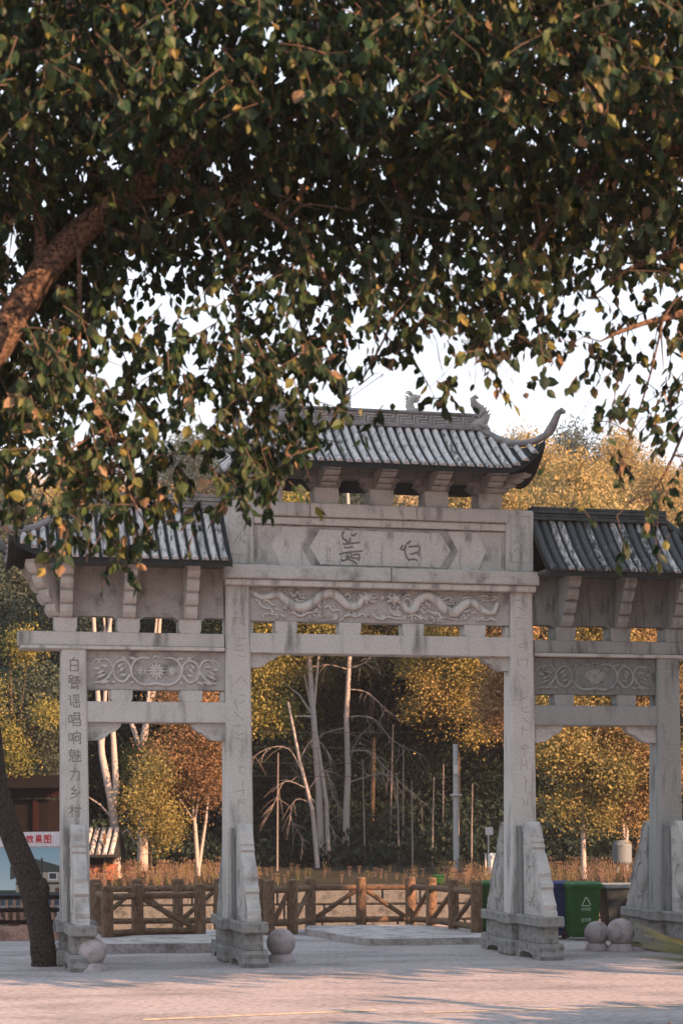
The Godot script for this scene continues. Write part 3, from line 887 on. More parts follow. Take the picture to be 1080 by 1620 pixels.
	var rb := part("ridge_bar", g, M.ridge, roof)
	g = Geo.new()
	for sd in [1.0, -1.0]:
		var xf := Transform3D(Basis(Vector3(sd, 0, 0), Vector3(0, 1, 0), Vector3(0, 0, sd)), Vector3(0, 8.52, sd * 0.075))
		var u := -1.6
		while u < 1.5:
			for q in [[0.0, -0.065, 0.0, 0.06, 0.17, 0.06], [0.06, -0.065, 0.06, 0.015, 0.2, 0.015], [0.11, -0.065, 0.24, -0.065], [0.2, 0.015, 0.2, 0.06], [0.11, -0.03, 0.24, -0.03]]:
				var pp := []
				for i in range(0, q.size(), 2): pp.append(Vector2(u + q[i], q[i + 1]))
				g.stroke(pp, 0.02, 0.012, xf)
			u += 0.27
	part("fret_pattern", g, M.stone_band, rb)
	for s in [-1.0, 1.0]:
		part("ridge_beast", ridge_beast(), M.stone_wall, roof, Vector3(s * 1.60, 8.38, 0)).scale = Vector3(s, 1, 1)
		part("ridge_finial", ridge_finial(), M.stone_band, roof, Vector3(s * 0.56, 8.655, 0)).scale = Vector3(s, 1, 1)

	# ---- side bays
	for s in [-1.0, 1.0]:
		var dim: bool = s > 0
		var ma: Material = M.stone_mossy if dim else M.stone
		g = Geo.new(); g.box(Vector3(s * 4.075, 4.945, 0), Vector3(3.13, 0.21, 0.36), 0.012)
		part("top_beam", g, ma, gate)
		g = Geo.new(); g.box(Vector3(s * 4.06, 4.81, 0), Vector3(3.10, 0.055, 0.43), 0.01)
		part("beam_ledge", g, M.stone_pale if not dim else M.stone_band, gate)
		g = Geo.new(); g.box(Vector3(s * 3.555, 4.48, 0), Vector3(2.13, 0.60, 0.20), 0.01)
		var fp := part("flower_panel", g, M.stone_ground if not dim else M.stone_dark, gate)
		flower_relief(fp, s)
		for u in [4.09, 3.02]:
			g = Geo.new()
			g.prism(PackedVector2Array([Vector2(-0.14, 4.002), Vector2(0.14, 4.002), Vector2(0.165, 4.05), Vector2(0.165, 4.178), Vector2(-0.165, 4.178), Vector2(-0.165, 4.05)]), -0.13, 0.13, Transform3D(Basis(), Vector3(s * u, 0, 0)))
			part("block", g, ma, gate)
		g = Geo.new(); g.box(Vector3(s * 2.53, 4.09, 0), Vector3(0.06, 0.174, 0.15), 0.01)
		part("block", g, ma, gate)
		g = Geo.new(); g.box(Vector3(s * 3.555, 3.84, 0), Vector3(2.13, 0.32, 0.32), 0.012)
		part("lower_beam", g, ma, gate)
		for e in [[4.61, -1.0], [2.50, 1.0]]:
			g = Geo.new()
			var bas := Basis(Vector3(s * e[1], 0, 0), Vector3(0, 1, 0), Vector3(0, 0, 1))
			g.prism(PackedVector2Array([Vector2(0, 0), Vector2(0.52, 0), Vector2(0.50, -0.06), Vector2(0.43, -0.13), Vector2(0.35, -0.15), Vector2(0.30, -0.20), Vector2(0.22, -0.255), Vector2(0.10, -0.27), Vector2(0, -0.27)]), -0.09, 0.09, Transform3D(bas, Vector3(s * e[0], 3.679, 0)))
			var xf2 := Transform3D(bas, Vector3(s * e[0], 3.679, 0.09))
			for q in [[0.05, -0.05, 0.05, -0.2], [0.05, -0.05, 0.3, -0.05], [0.12, -0.2, 0.18, -0.12, 0.28, -0.14, 0.36, -0.08]]:
				var pp := []
				for i in range(0, q.size(), 2): pp.append(Vector2(s * e[0] + s * e[1] * q[i], 3.679 + q[i + 1]))
				relief(g, pp, 0.011, 0.008, 0.09, false)
			part("corbel", g, M.stone_band, gate)
		# bracketed wall under the roof
		g = Geo.new()
		var w0 := 2.51; var w1 := 4.98
		var poly := PackedVector2Array([Vector2(w0, 6.10), Vector2(w0, 5.30)])
		for u in [3.04, 3.98]:
			poly.append_array(PackedVector2Array([Vector2(u - 0.24, 5.30), Vector2(u - 0.20, 5.262), Vector2(u + 0.20, 5.262), Vector2(u + 0.24, 5.30)]))
		poly.append_array(PackedVector2Array([Vector2(4.72, 5.30), Vector2(4.76, 5.262), Vector2(w1, 5.262), Vector2(w1, 6.10)]))
		g.prism(poly, -0.11, 0.11, Transform3D(Basis(Vector3(s, 0, 0), Vector3(0, 1, 0), Vector3(0, 0, 1)), Vector3.ZERO))
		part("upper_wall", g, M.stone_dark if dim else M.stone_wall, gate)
		for u in [3.04, 3.98, 4.93]:
			g = Geo.new()
			g.prism(PackedVector2Array([Vector2(-0.15, 5.052), Vector2(0.15, 5.052), Vector2(0.17, 5.11), Vector2(0.17, 5.26), Vector2(-0.17, 5.26), Vector2(-0.17, 5.11)]), -0.17, 0.17, Transform3D(Basis(), Vector3(s * u, 0, 0)))
			part("block", g, ma, gate)
			for t in [1.0, -1.0]:
				g = Geo.new()
				g.prism(lobes(0.19, 5.263, 0.66, 6.05, 4, 0.08), -0.095, 0.095, Transform3D(Basis(Vector3(0, 0, t), Vector3(0, 1, 0), Vector3(1, 0, 0)), Vector3(s * u, 0, 0)))
				part("bracket", g, ma, gate)
		for t in [1.0, -1.0, 0.0]:
			g = Geo.new()
			var dr := Vector3(s, 0, t).normalized()
			g.prism(lobes(0.19, 5.266, 0.78 if t != 0.0 else 0.6, 6.07, 4), -0.09, 0.09, Transform3D(Basis(dr, Vector3(0, 1, 0), dr.cross(Vector3.UP)), Vector3(s * 4.93, 0, 0)))
			part("bracket", g, ma, gate)
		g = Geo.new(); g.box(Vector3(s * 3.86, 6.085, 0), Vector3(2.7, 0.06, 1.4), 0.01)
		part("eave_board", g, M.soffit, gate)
		var rs := Roof.new()
		rs.r = 0.92; rs.top = 7.0; rs.h = 0.92; rs.lift = 0.30
		if s < 0:
			rs.ur0 = -4.80; rs.ue0 = -5.80; rs.ur1 = -2.50; rs.ue1 = -2.50
		else:
			rs.ur1 = 4.80; rs.ue1 = 5.80; rs.ur0 = 2.50; rs.ue0 = 2.50
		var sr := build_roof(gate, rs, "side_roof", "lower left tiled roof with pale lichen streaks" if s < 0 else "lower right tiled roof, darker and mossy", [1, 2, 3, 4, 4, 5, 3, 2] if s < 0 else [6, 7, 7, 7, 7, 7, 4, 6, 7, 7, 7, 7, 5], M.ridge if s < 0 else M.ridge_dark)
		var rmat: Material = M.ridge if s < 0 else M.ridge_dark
		for k in 4:
			g = Geo.new(); g.box(Vector3(s * 3.66, 7.015 + 0.055 * k, 0), Vector3(2.32, 0.05, 0.24 - 0.03 * (k % 2)), 0.008)
			part("ridge_course", g, rmat, sr)

func ridge_beast() -> Geo:
	# a fish-tailed ridge dragon: open jaws biting the ridge, body rising into a curled tail
	var g := Geo.new()
	g.tube([Vector3(-0.16, 0.08, 0), Vector3(-0.04, 0.10, 0), Vector3(0.08, 0.13, 0), Vector3(0.13, 0.24, 0), Vector3(0.07, 0.36, 0), Vector3(-0.02, 0.45, 0), Vector3(-0.04, 0.53, 0), Vector3(0.01, 0.57, 0), Vector3(0.05, 0.54, 0)], [0.06, 0.10, 0.125, 0.115, 0.095, 0.07, 0.05, 0.035, 0.02], 8)
	g.tube([Vector3(-0.02, 0.16, 0), Vector3(-0.11, 0.20, 0), Vector3(-0.18, 0.19, 0), Vector3(-0.22, 0.23, 0)], [0.09, 0.07, 0.045, 0.02], 7)
	g.tube([Vector3(-0.05, 0.07, 0), Vector3(-0.13, 0.04, 0), Vector3(-0.20, 0.06, 0)], [0.08, 0.05, 0.02], 7)
	for s in [-1.0, 1.0]:
		g.ball(Vector3(-0.06, 0.23, s * 0.065), Vector3(0.03, 0.03, 0.03), 8, 6)
		g.tube([Vector3(0.02, 0.22, s * 0.08), Vector3(0.08, 0.30, s * 0.11), Vector3(0.16, 0.33, s * 0.10)], [0.03, 0.025, 0.008], 5)
		g.tube([Vector3(0.06, 0.08, s * 0.10), Vector3(0.14, 0.06, s * 0.12), Vector3(0.18, 0.0, s * 0.11)], [0.05, 0.045, 0.05], 6)
	for k in 6:
		var a := 0.3 + k * 0.36
		g.tube([Vector3(0.10, 0.22, 0) + Vector3(cos(a) * 0.1, sin(a) * 0.12, 0), Vector3(0.10, 0.22, 0) + Vector3(cos(a) * 0.17, sin(a) * 0.2 + 0.03, 0)], [0.028, 0.006], 5)
	return g

func ridge_finial() -> Geo:
	# a small dragon head rising from the ridge
	var g := Geo.new()
	g.box(Vector3(0, 0.02, 0), Vector3(0.20, 0.05, 0.16), 0.01)
	g.tube([Vector3(-0.02, 0.03, 0), Vector3(-0.045, 0.10, 0), Vector3(-0.03, 0.18, 0), Vector3(0.02, 0.23, 0), Vector3(0.09, 0.235, 0), Vector3(0.13, 0.26, 0)], [0.075, 0.07, 0.06, 0.06, 0.04, 0.018], 8)
	g.tube([Vector3(0.01, 0.19, 0), Vector3(0.07, 0.175, 0), Vector3(0.11, 0.19, 0)], [0.05, 0.03, 0.012], 6)
	for s in [-1.0, 1.0]:
		g.tube([Vector3(-0.01, 0.26, s * 0.03), Vector3(-0.06, 0.31, s * 0.05), Vector3(-0.12, 0.31, s * 0.05)], [0.025, 0.016, 0.005], 5)
		g.ball(Vector3(0.045, 0.262, s * 0.035), Vector3(0.017, 0.017, 0.017), 7, 5)
	for k in 5:
		g.tube([Vector3(-0.07, 0.06 + 0.04 * k, 0), Vector3(-0.125, 0.08 + 0.045 * k, 0)], [0.025, 0.005], 5)
	return g

func dragon_relief(dp: Node) -> void:
	var f := 0.135
	var off := Vector2(0, 5.8)
	var bodies := [
		[22, 55, 60, 82, 95, 78, 125, 68, 150, 85, 175, 108, 215, 120, 258, 104, 295, 72, 335, 58, 370, 80, 400, 108, 430, 112, 450, 96, 462, 72, 485, 74],
		[1002, 84, 985, 122, 945, 118, 915, 92, 885, 84, 855, 104, 825, 128, 785, 112, 755, 78, 715, 62, 682, 82, 662, 118, 636, 122, 620, 100, 606, 78, 584, 76]]
	for b in bodies:
		var g := Geo.new()
		var pts := []
		for q in pairs(b, 535, 40, 0.00408, 0.0039): pts.append(q + off)
		var c := curve(pts, 4)
		var p := []; var rad := []
		for i in c.size():
			var t := i / float(c.size() - 1)
			p.append(Vector3(c[i].x, c[i].y, f)); rad.append(0.022 + 0.058 * sin(PI * clampf(t * 0.85 + 0.08, 0, 1)))
		g.tube(p, rad, 7, Vector3.BACK, 0.8)
		# scales: a row of small ridges along the back
		for i in range(2, c.size() - 3):
			var t2: Vector2 = (c[i + 1] - c[i - 1]).normalized()
			var nn := Vector2(-t2.y, t2.x)
			if nn.y < 0: nn = -nn
			g.tube([Vector3(c[i].x, c[i].y, f) + Vector3(nn.x, nn.y, 0) * rad[i] * 0.8, Vector3(c[i].x, c[i].y, f) + Vector3(nn.x, nn.y, 0) * (rad[i] + 0.03) - Vector3(t2.x, t2.y, 0) * 0.02], [0.016, 0.004], 4)
		part("dragon_body", g, M.stone_pale, dp)
	var g := Geo.new()
	# heads, whiskers, claws, cloud scrolls
	var fine := [[465, 72, 440, 58, 448, 50], [470, 66, 492, 58, 512, 64, 518, 74], [480, 84, 505, 88, 516, 82], [455, 92, 440, 78, 432, 62], [600, 66, 580, 58, 566, 64, 562, 76], [592, 86, 572, 90, 564, 84], [616, 72, 640, 58, 646, 66], [618, 90, 636, 72, 648, 80],
		[175, 60, 190, 75, 205, 55, 215, 78, 235, 82], [195, 82, 205, 95, 225, 92], [140, 48, 120, 52, 105, 62], [300, 95, 285, 110, 300, 120], [390, 70, 398, 58, 410, 72, 402, 82], [780, 78, 800, 66, 815, 72, 806, 90, 825, 92], [770, 100, 790, 88, 812, 96], [655, 92, 660, 80, 672, 74], [860, 70, 880, 62, 900, 66],
		[40, 92, 55, 100, 60, 115, 82, 125, 100, 128, 110, 148, 130, 152], [70, 92, 90, 96, 102, 110, 118, 112], [185, 130, 200, 150, 225, 152, 240, 140, 265, 138, 280, 122], [305, 118, 325, 112, 340, 128, 365, 128, 378, 148], [385, 152, 410, 146, 430, 152, 455, 140, 480, 146, 500, 130], [505, 150, 530, 158, 560, 150, 590, 156, 615, 150], [565, 118, 580, 128, 600, 130, 615, 142, 590, 142, 572, 132, 565, 118], [640, 146, 665, 140, 690, 152, 715, 156], [720, 120, 735, 130, 760, 132, 775, 148, 805, 150, 840, 158], [865, 125, 890, 118, 900, 130], [925, 62, 945, 55, 975, 58, 1000, 60, 985, 72, 950, 76, 925, 62], [918, 158, 935, 148, 955, 156, 975, 148, 995, 158]]
	for b in fine:
		var pts := []
		for q in pairs(b, 535, 40, 0.00408, 0.0039): pts.append(q + off)
		relief(g, pts, 0.022, 0.014, f)
	for b in [[478, 76], [588, 78]]:
		var q2: Vector2 = pairs(b, 535, 40, 0.00408, 0.0039)[0] + off
		g.ball(Vector3(q2.x, q2.y, f), Vector3(0.10, 0.06, 0.06), 10, 7)
		for e in 7:
			var aa := e * 0.9
			g.tube([Vector3(q2.x, q2.y, f), Vector3(q2.x + 0.13 * cos(aa), q2.y + 0.085 * sin(aa), f + 0.02), Vector3(q2.x + 0.17 * cos(aa + 0.3), q2.y + 0.10 * sin(aa + 0.3), f)], [0.03, 0.022, 0.006], 5)
	g.ball(Vector3(0.01, 5.8 - 0.13, f), Vector3(0.035, 0.035, 0.035), 10, 7)
	var flame := RandomNumberGenerator.new(); flame.seed = 5
	for k in 120:
		# scalloped cloud edges along the lower half and wisps above
		var x := flame.randf_range(-1.95, 1.9)
		var y := 5.8 - flame.randf_range(0.05, 0.46)
		if y > 5.5 and flame.randf() < 0.6: y = 5.8 - flame.randf_range(0.38, 0.46)
		var r := flame.randf_range(0.02, 0.042)
		var pp := []
		var a0 := flame.randf() * TAU
		for i in 6: pp.append(Vector2(x + r * cos(a0 + i * 0.8) * (1.0 - i * 0.1), y + r * sin(a0 + i * 0.8) * (1.0 - i * 0.1)))
		relief(g, pp, 0.016, 0.010, f, false)
	part("cloud_carving", g, M.stone_pale, dp)

func flower_relief(fp: Node, s: float) -> void:
	var f := 0.110
	var g := Geo.new()
	var mid := Vector2(s * 3.555, 4.475)
	var draw := func(b: Array, r0: float, r1: float) -> void:
		for m in [1.0, -1.0]:
			var pts := []
			for i in range(0, b.size(), 2): pts.append(mid + Vector2(m * b[i], b[i + 1]))
			relief(g, pts, r0, r1, f)
	# vine scrolls, given for the right half in metres from the centre
	draw.call([0.0, -0.19, 0.12, -0.21, 0.26, -0.19, 0.37, -0.08, 0.38, 0.04, 0.33, 0.15, 0.22, 0.20, 0.10, 0.19], 0.025, 0.018)
	draw.call([0.40, -0.06, 0.50, -0.17, 0.62, -0.12, 0.66, 0.02, 0.60, 0.13, 0.50, 0.16, 0.42, 0.10, 0.40, 0.0], 0.024, 0.017)
	draw.call([0.66, 0.04, 0.72, 0.15, 0.82, 0.17, 0.90, 0.11], 0.022, 0.014)
	draw.call([0.66, 0.02, 0.73, -0.10, 0.84, -0.17, 0.94, -0.19], 0.022, 0.013)
	draw.call([0.84, 0.17, 0.93, 0.15, 0.99, 0.08], 0.02, 0.008)
	for q in [[0.45, 0.18, 0.55, 0.205], [0.30, 0.18, 0.44, 0.2], [0.18, -0.2, 0.2, -0.235], [0.34, -0.17, 0.40, -0.2], [0.62, -0.17, 0.72, -0.195], [0.72, -0.16, 0.86, -0.205], [0.80, 0.0, 0.90, -0.06], [0.78, -0.06, 0.92, -0.12], [0.74, 0.06, 0.86, 0.07], [0.86, 0.02, 0.97, 0.03], [0.5, 0.05, 0.56, -0.02], [0.46, -0.06, 0.56, -0.08], [0.52, 0.1, 0.6, 0.03], [0.05, 0.2, 0.0, 0.235]]:
		for m in [1.0, -1.0]:
			var a := mid + Vector2(m * q[0], q[1]); var b := mid + Vector2(m * q[2], q[3])
			var c := (a + b) / 2
			g.tube([Vector3(a.x, a.y, f), Vector3(c.x, c.y, f), Vector3(b.x, b.y, f)], [0.008, 0.032, 0.005], 6, Vector3.BACK, 0.8)
	# flowers: radiating petals
	for fl in ([[0.0, 0.0, 0.13, 12], [0.22, 0.0, 0.085, 10], [-0.22, 0.0, 0.085, 10]] if s < 0 else [[0.0, 0.0, 0.15, 14], [0.12, 0.02, 0.08, 9], [-0.12, 0.02, 0.08, 9]]):
		for k in fl[3]:
			var a: float = TAU * k / fl[3]
			var c := mid + Vector2(fl[0], fl[1])
			var d := Vector2(cos(a), sin(a))
			var p0: Vector2 = c + d * fl[2] * 0.2; var p1: Vector2 = c + d * fl[2] * 0.65; var p2: Vector2 = c + d * fl[2]
			g.tube([Vector3(p0.x, p0.y, f), Vector3(p1.x, p1.y, f), Vector3(p2.x, p2.y, f)], [0.012, fl[2] * 0.2, 0.006], 6, Vector3.BACK, 0.9)
		g.ball(Vector3(mid.x + fl[0], mid.y + fl[1], f), Vector3(0.024, 0.024, 0.024), 8, 6)
	part("flower_carving", g, M.stone_pale if s < 0 else M.stone_mossy, fp)

# ---------------------------------------------------------------- stone balls
func build_balls() -> void:
	var specs := [[-3.62, 2.35, 0.212, "round granite ball on a low base in front of the left outer column"], [-0.94, 0.80, 0.222, "round granite ball beside the drum stone of the left inner column"], [4.20, -1.25, 0.205, "smaller granite ball, left one of the touching pair before the bins"], [4.56, -1.05, 0.232, "larger granite ball, right one of the touching pair before the bins"]]
	for q in specs:
		var t := thing("stone_ball", q[3], "stone ball", Vector3(q[0], 0, q[1]), 0, "granite balls along the gate")
		var r: float = q[2]
		var g := Geo.new()
		g.lathe(Vector3.ZERO, [Vector2(0, 0), Vector2(r * 1.0, 0), Vector2(r * 0.98, 0.03), Vector2(r * 0.82, 0.10), Vector2(r * 0.7, 0.125), Vector2(0, 0.125)], 20)
		part("base", g, M.granite, t)
		g = Geo.new()
		g.ball(Vector3(0, 0.075 + r, 0), Vector3(r, r, r), 28, 18)
		part("ball", g, M.granite, t)

# ---------------------------------------------------------------- log fences
func log_post(h: float, r: float) -> Array:
	var a := Geo.new()
	a.lathe(Vector3.ZERO, [Vector2(r * 1.03, 0), Vector2(r, h * 0.5), Vector2(r * 0.97, h - 0.03), Vector2(r * 0.86, h)], 12)
	var b := Geo.new()
	b.lathe(Vector3.ZERO, [Vector2(r * 0.86, h), Vector2(0, h + 0.004)], 12)
	return [a.mesh(), b.mesh()]

func bar(p: Vector3, q: Vector3, r: float, m: Material, called: String, parent: Node) -> void:
	var g := Geo.new()
	var mid := (p + q) / 2.0
	g.tube([p - mid, q - mid], [r, r * 0.94], 9)
	part(called, g, m, parent, mid)

func fence(label: String, posts: Array, spans: Array, lift := 0.0) -> void:
	var t := thing("log_fence", label, "fence", posts[0] * Vector3(1, 0, 1))
	var o: Vector3 = posts[0] * Vector3(1, 0, 1)
	for p in posts:
		var pm := log_post(1.06 if p.y < 0.5 else 1.1, 0.108)
		var w := part("post", pm[0], M.log, t, Vector3(p.x, lift, p.z) - o)
		part("cut_end", pm[1], M.log_end, w)
		w.rotation.y = rng.randf() * TAU
	for s in spans:
		var a: Vector3 = posts[s[0]] - o; var b: Vector3 = posts[s[1]] - o
		a.y = lift; b.y = lift
		var off := Vector3.UP
		bar(a + off * 0.86, b + off * 0.86, 0.062, M.rail, "rail", t)
		bar(a + off * 0.22, b + off * 0.22, 0.062, M.rail, "rail", t)
		var dd := (b - a).normalized() * 0.1
		if s[2] > 0: bar(a + dd + off * 0.26, b - dd + off * 0.80, 0.05, M.rail, "brace", t)
		elif s[2] < 0: bar(a + dd + off * 0.80, b - dd + off * 0.26, 0.05, M.rail, "brace", t)

func build_fences() -> void:
	# right of the lane: runs along the stream then turns towards the gate
	fence("brown log fence with diagonal braces along the stream, framed by the middle opening", [Vector3(-1.40, 0, -6.1), Vector3(-0.96, 0, -6.3), Vector3(-0.63, 0, -7.35), Vector3(0.38, 0, -7.45), Vector3(1.37, 0, -7.5), Vector3(1.76, 0, -6.9), Vector3(2.12, 0, -5.7), Vector3(2.46, 0, -4.4)], [[0, 1, 1], [1, 2, 1], [2, 3, 1], [3, 4, -1], [4, 5, 1], [5, 6, 1], [6, 7, 1]])
	fence("brown log fence on the raised slab, seen through the left opening of the gate", [Vector3(-4.12, 0, -3.1), Vector3(-4.55, 0, -4.9), Vector3(-3.66, 0, -3.75), Vector3(-2.56, 0, -3.95)], [[1, 0, 0], [0, 2, 0], [2, 3, -1]], 0.0)
	# second run on the far side of the lane end, sunlit
	var posts := []
	for k in 9: posts.append(Vector3(-8.2 + 0.82 * k, 0, -7.4))
	fence("sunlit brown log fence farther back, beyond the left opening", posts, [[0, 1, 1], [1, 2, -1], [2, 3, 1], [3, 4, -1], [4, 5, 1], [5, 6, -1], [6, 7, 1], [7, 8, -1]])

# ---------------------------------------------------------------- left edge: board, hall, hut, balustrade
func build_left_side() -> void:
	var z := -8.0 + 1.0
	var d := 28.0 - z
	var k := d / 2800.0
	var bb := thing("display_board", "white topped display board with red lettering and a printed street view", "display board", Vector3(-6.9, 0, z))
	var g := Geo.new(); g.box(Vector3(0, 1.87, 0), Vector3(2.9, 0.29, 0.06), 0.005)
	var top := part("title_strip", g, M.board, bb)
	var xs := [[-5.35, "xiao"], [-5.185, "guo"], [-5.02, "tu"], [-5.68, "mian"], [-5.85, "mian"]]
	xs = [[-6.15, "xiao"], [-5.975, "guo"], [-5.8, "tu"], [-6.83, "mian"]]
	for q in xs:
		part("lettering", glyph(q[1], 0.145, 0.15, 0.026, 0.004, Transform3D(Basis(), Vector3(q[0] + 6.9, 1.875, 0.031))), M.red, top)
	g = Geo.new(); g.box(Vector3(0, 1.13, 0), Vector3(2.9, 1.18, 0.05))
	part("panel_back", g, M.grey_metal, bb)
	var pm := QuadMesh.new(); pm.size = Vector2(2.84, 1.14)
	var pmat := StandardMaterial3D.new()
	pmat.albedo_texture = ImageTexture.create_from_image(street_print()); pmat.roughness = 0.5
	part("printed_panel", pm, pmat, bb, Vector3(0, 1.13, 0.028))
	for s in [-1.3, 1.3]:
		g = Geo.new(); g.tube([Vector3(s, 0, -0.06), Vector3(s, 2.02, -0.06)], [0.04, 0.04], 8)
		part("leg", g, M.grey_metal, bb)
	# dark hall with a red eave beam
	var hall := thing("village_hall", "dark timber hall with a dull red eave beam behind the display board", "building", Vector3(-10.2, 0.3, -17.0))
	g = Geo.new(); g.box(Vector3(0, 1.2, 0), Vector3(6.0, 2.6, 3.0)); part("wall", g, M.dark_wood, hall)
	g = Geo.new(); g.box(Vector3(0, 2.66, 1.62), Vector3(6.6, 0.22, 0.16), 0.01); part("eave_beam", g, M.dark_red, hall)
	g = Geo.new()
	g.prism(PackedVector2Array([Vector2(-2.1, 2.78), Vector2(2.1, 2.78), Vector2(0, 3.15)]), -3.4, 3.4, Transform3D(ACROSS, Vector3.ZERO))
	part("roof", g, M.dark_wood, hall)
	for i in 7:
		g = Geo.new(); g.box(Vector3(-2.7 + 0.9 * i, 1.2, 1.56), Vector3(0.12, 2.6, 0.12), 0.01)
		part("wall_post", g, M.dark_red, hall)
	# brick hut with a tiled roof
	var hut := thing("brick_hut", "small brick hut with a grey tiled roof between the gate and pale trunk", "hut", Vector3(-6.55, 0.06, -17.8))
	g = Geo.new(); g.box(Vector3(0.0, 0.5, 0), Vector3(1.5, 1.2, 1.6)); part("wall", g, M.brick, hut)
	var br := Geo.new(); br.box(Vector3.ZERO, Vector3(0.25, 0.085, 0.05), 0.006)
	var brm := br.mesh()
	for row in 10:
		for c in 5:
			part("brick", brm, M.brick, hut, Vector3(-0.62 + 0.27 * c + 0.13 * (row % 2), 0.02 + 0.105 * row, 0.81 + 0.006 * ((row * 7 + c * 3) % 3)))
	g = Geo.new(); g.box(Vector3(0.55, 0.95, 0.9), Vector3(0.07, 1.9, 0.07)); part("post", g, M.log, hut)
	g = Geo.new(); g.box(Vector3(0.0, 1.2, 0.86), Vector3(1.5, 0.14, 0.1)); part("lintel", g, M.dark_wood, hut)
	g = Geo.new()
	g.prism(PackedVector2Array([Vector2(-1.2, 1.30), Vector2(1.25, 1.30), Vector2(1.25, 1.36), Vector2(0.0, 2.0), Vector2(-1.2, 1.38)]), -0.85, 0.85, Transform3D(ACROSS, Vector3.ZERO))
	var rf := part("roof", g, M.tile_bed, hut)
	var row_mesh := barrel([Vector3(0, 2.01, 0.02), Vector3(0, 1.70, 0.62), Vector3(0, 1.36, 1.27)], Vector3.RIGHT, 0.062).mesh()
	for i in 10:
		part("tile_row", row_mesh, M.tiles[[2, 3, 4, 5][i % 4]], rf, Vector3(-0.76 + 0.168 * i, 0, 0))
	# balustrade on a pinkish parapet at the left edge
	var bal := thing("balustrade", "dark railed balustrade with pale balusters on a pinkish parapet under the display board", "balustrade", Vector3(-6.6, 0, -5.0))
	g = Geo.new(); g.box(Vector3(0, 0.13, 0), Vector3(3.2, 0.26, 0.25), 0.01); part("parapet", g, M.pink_wall, bal)
	for y in [0.34, 0.56, 0.80]:
		g = Geo.new(); g.box(Vector3(0, y, 0), Vector3(3.2, 0.07, 0.1), 0.01); part("rail", g, M.dark_wood, bal)
	var bm := Geo.new(); bm.box(Vector3.ZERO, Vector3(0.06, 0.15, 0.05), 0.008)
	var bmm := bm.mesh()
	for i in 22:
		for y in [0.45, 0.68]:
			part("baluster", bmm, M.pink_wall, bal, Vector3(-1.5 + 0.143 * i, y, 0))

func street_print() -> Image:
	var im := Image.create(256, 104, false, Image.FORMAT_RGB8)
	for y in 104:
		for x in 256:
			var t := y / 104.0
			im.set_pixel(x, y, Color(0.50, 0.63, 0.68).lerp(Color(0.80, 0.82, 0.80), t))
	im.fill_rect(Rect2i(0, 82, 256, 22), Color(0.16, 0.24, 0.30))
	im.fill_rect(Rect2i(0, 76, 256, 7), Color(0.14, 0.22, 0.17))
	im.fill_rect(Rect2i(128, 16, 12, 62), Color(0.08, 0.11, 0.14))
	for x in range(160, 256):
		var h := 20 + int(absf(x - 205) * 0.3)
		im.fill_rect(Rect2i(x, h, 1, 24), Color(0.20, 0.22, 0.20))
	im.fill_rect(Rect2i(170, 44, 86, 36), Color(0.62, 0.56, 0.50))
	for q in [[178, 48], [202, 46], [228, 44]]:
		im.fill_rect(Rect2i(q[0], q[1], 16, 14), Color(0.75, 0.76, 0.74))
		im.fill_rect(Rect2i(q[0] + 2, q[1] + 2, 12, 10), Color(0.12, 0.14, 0.15))
	im.fill_rect(Rect2i(170, 62, 86, 4), Color(0.10, 0.10, 0.10))
	im.fill_rect(Rect2i(215, 18, 3, 60), Color(0.10, 0.10, 0.10))
	for q in [[182, 70], [196, 72], [224, 70], [240, 72]]:
		im.fill_rect(Rect2i(q[0], q[1], 7, 8), Color(0.32, 0.16, 0.15))
	return im

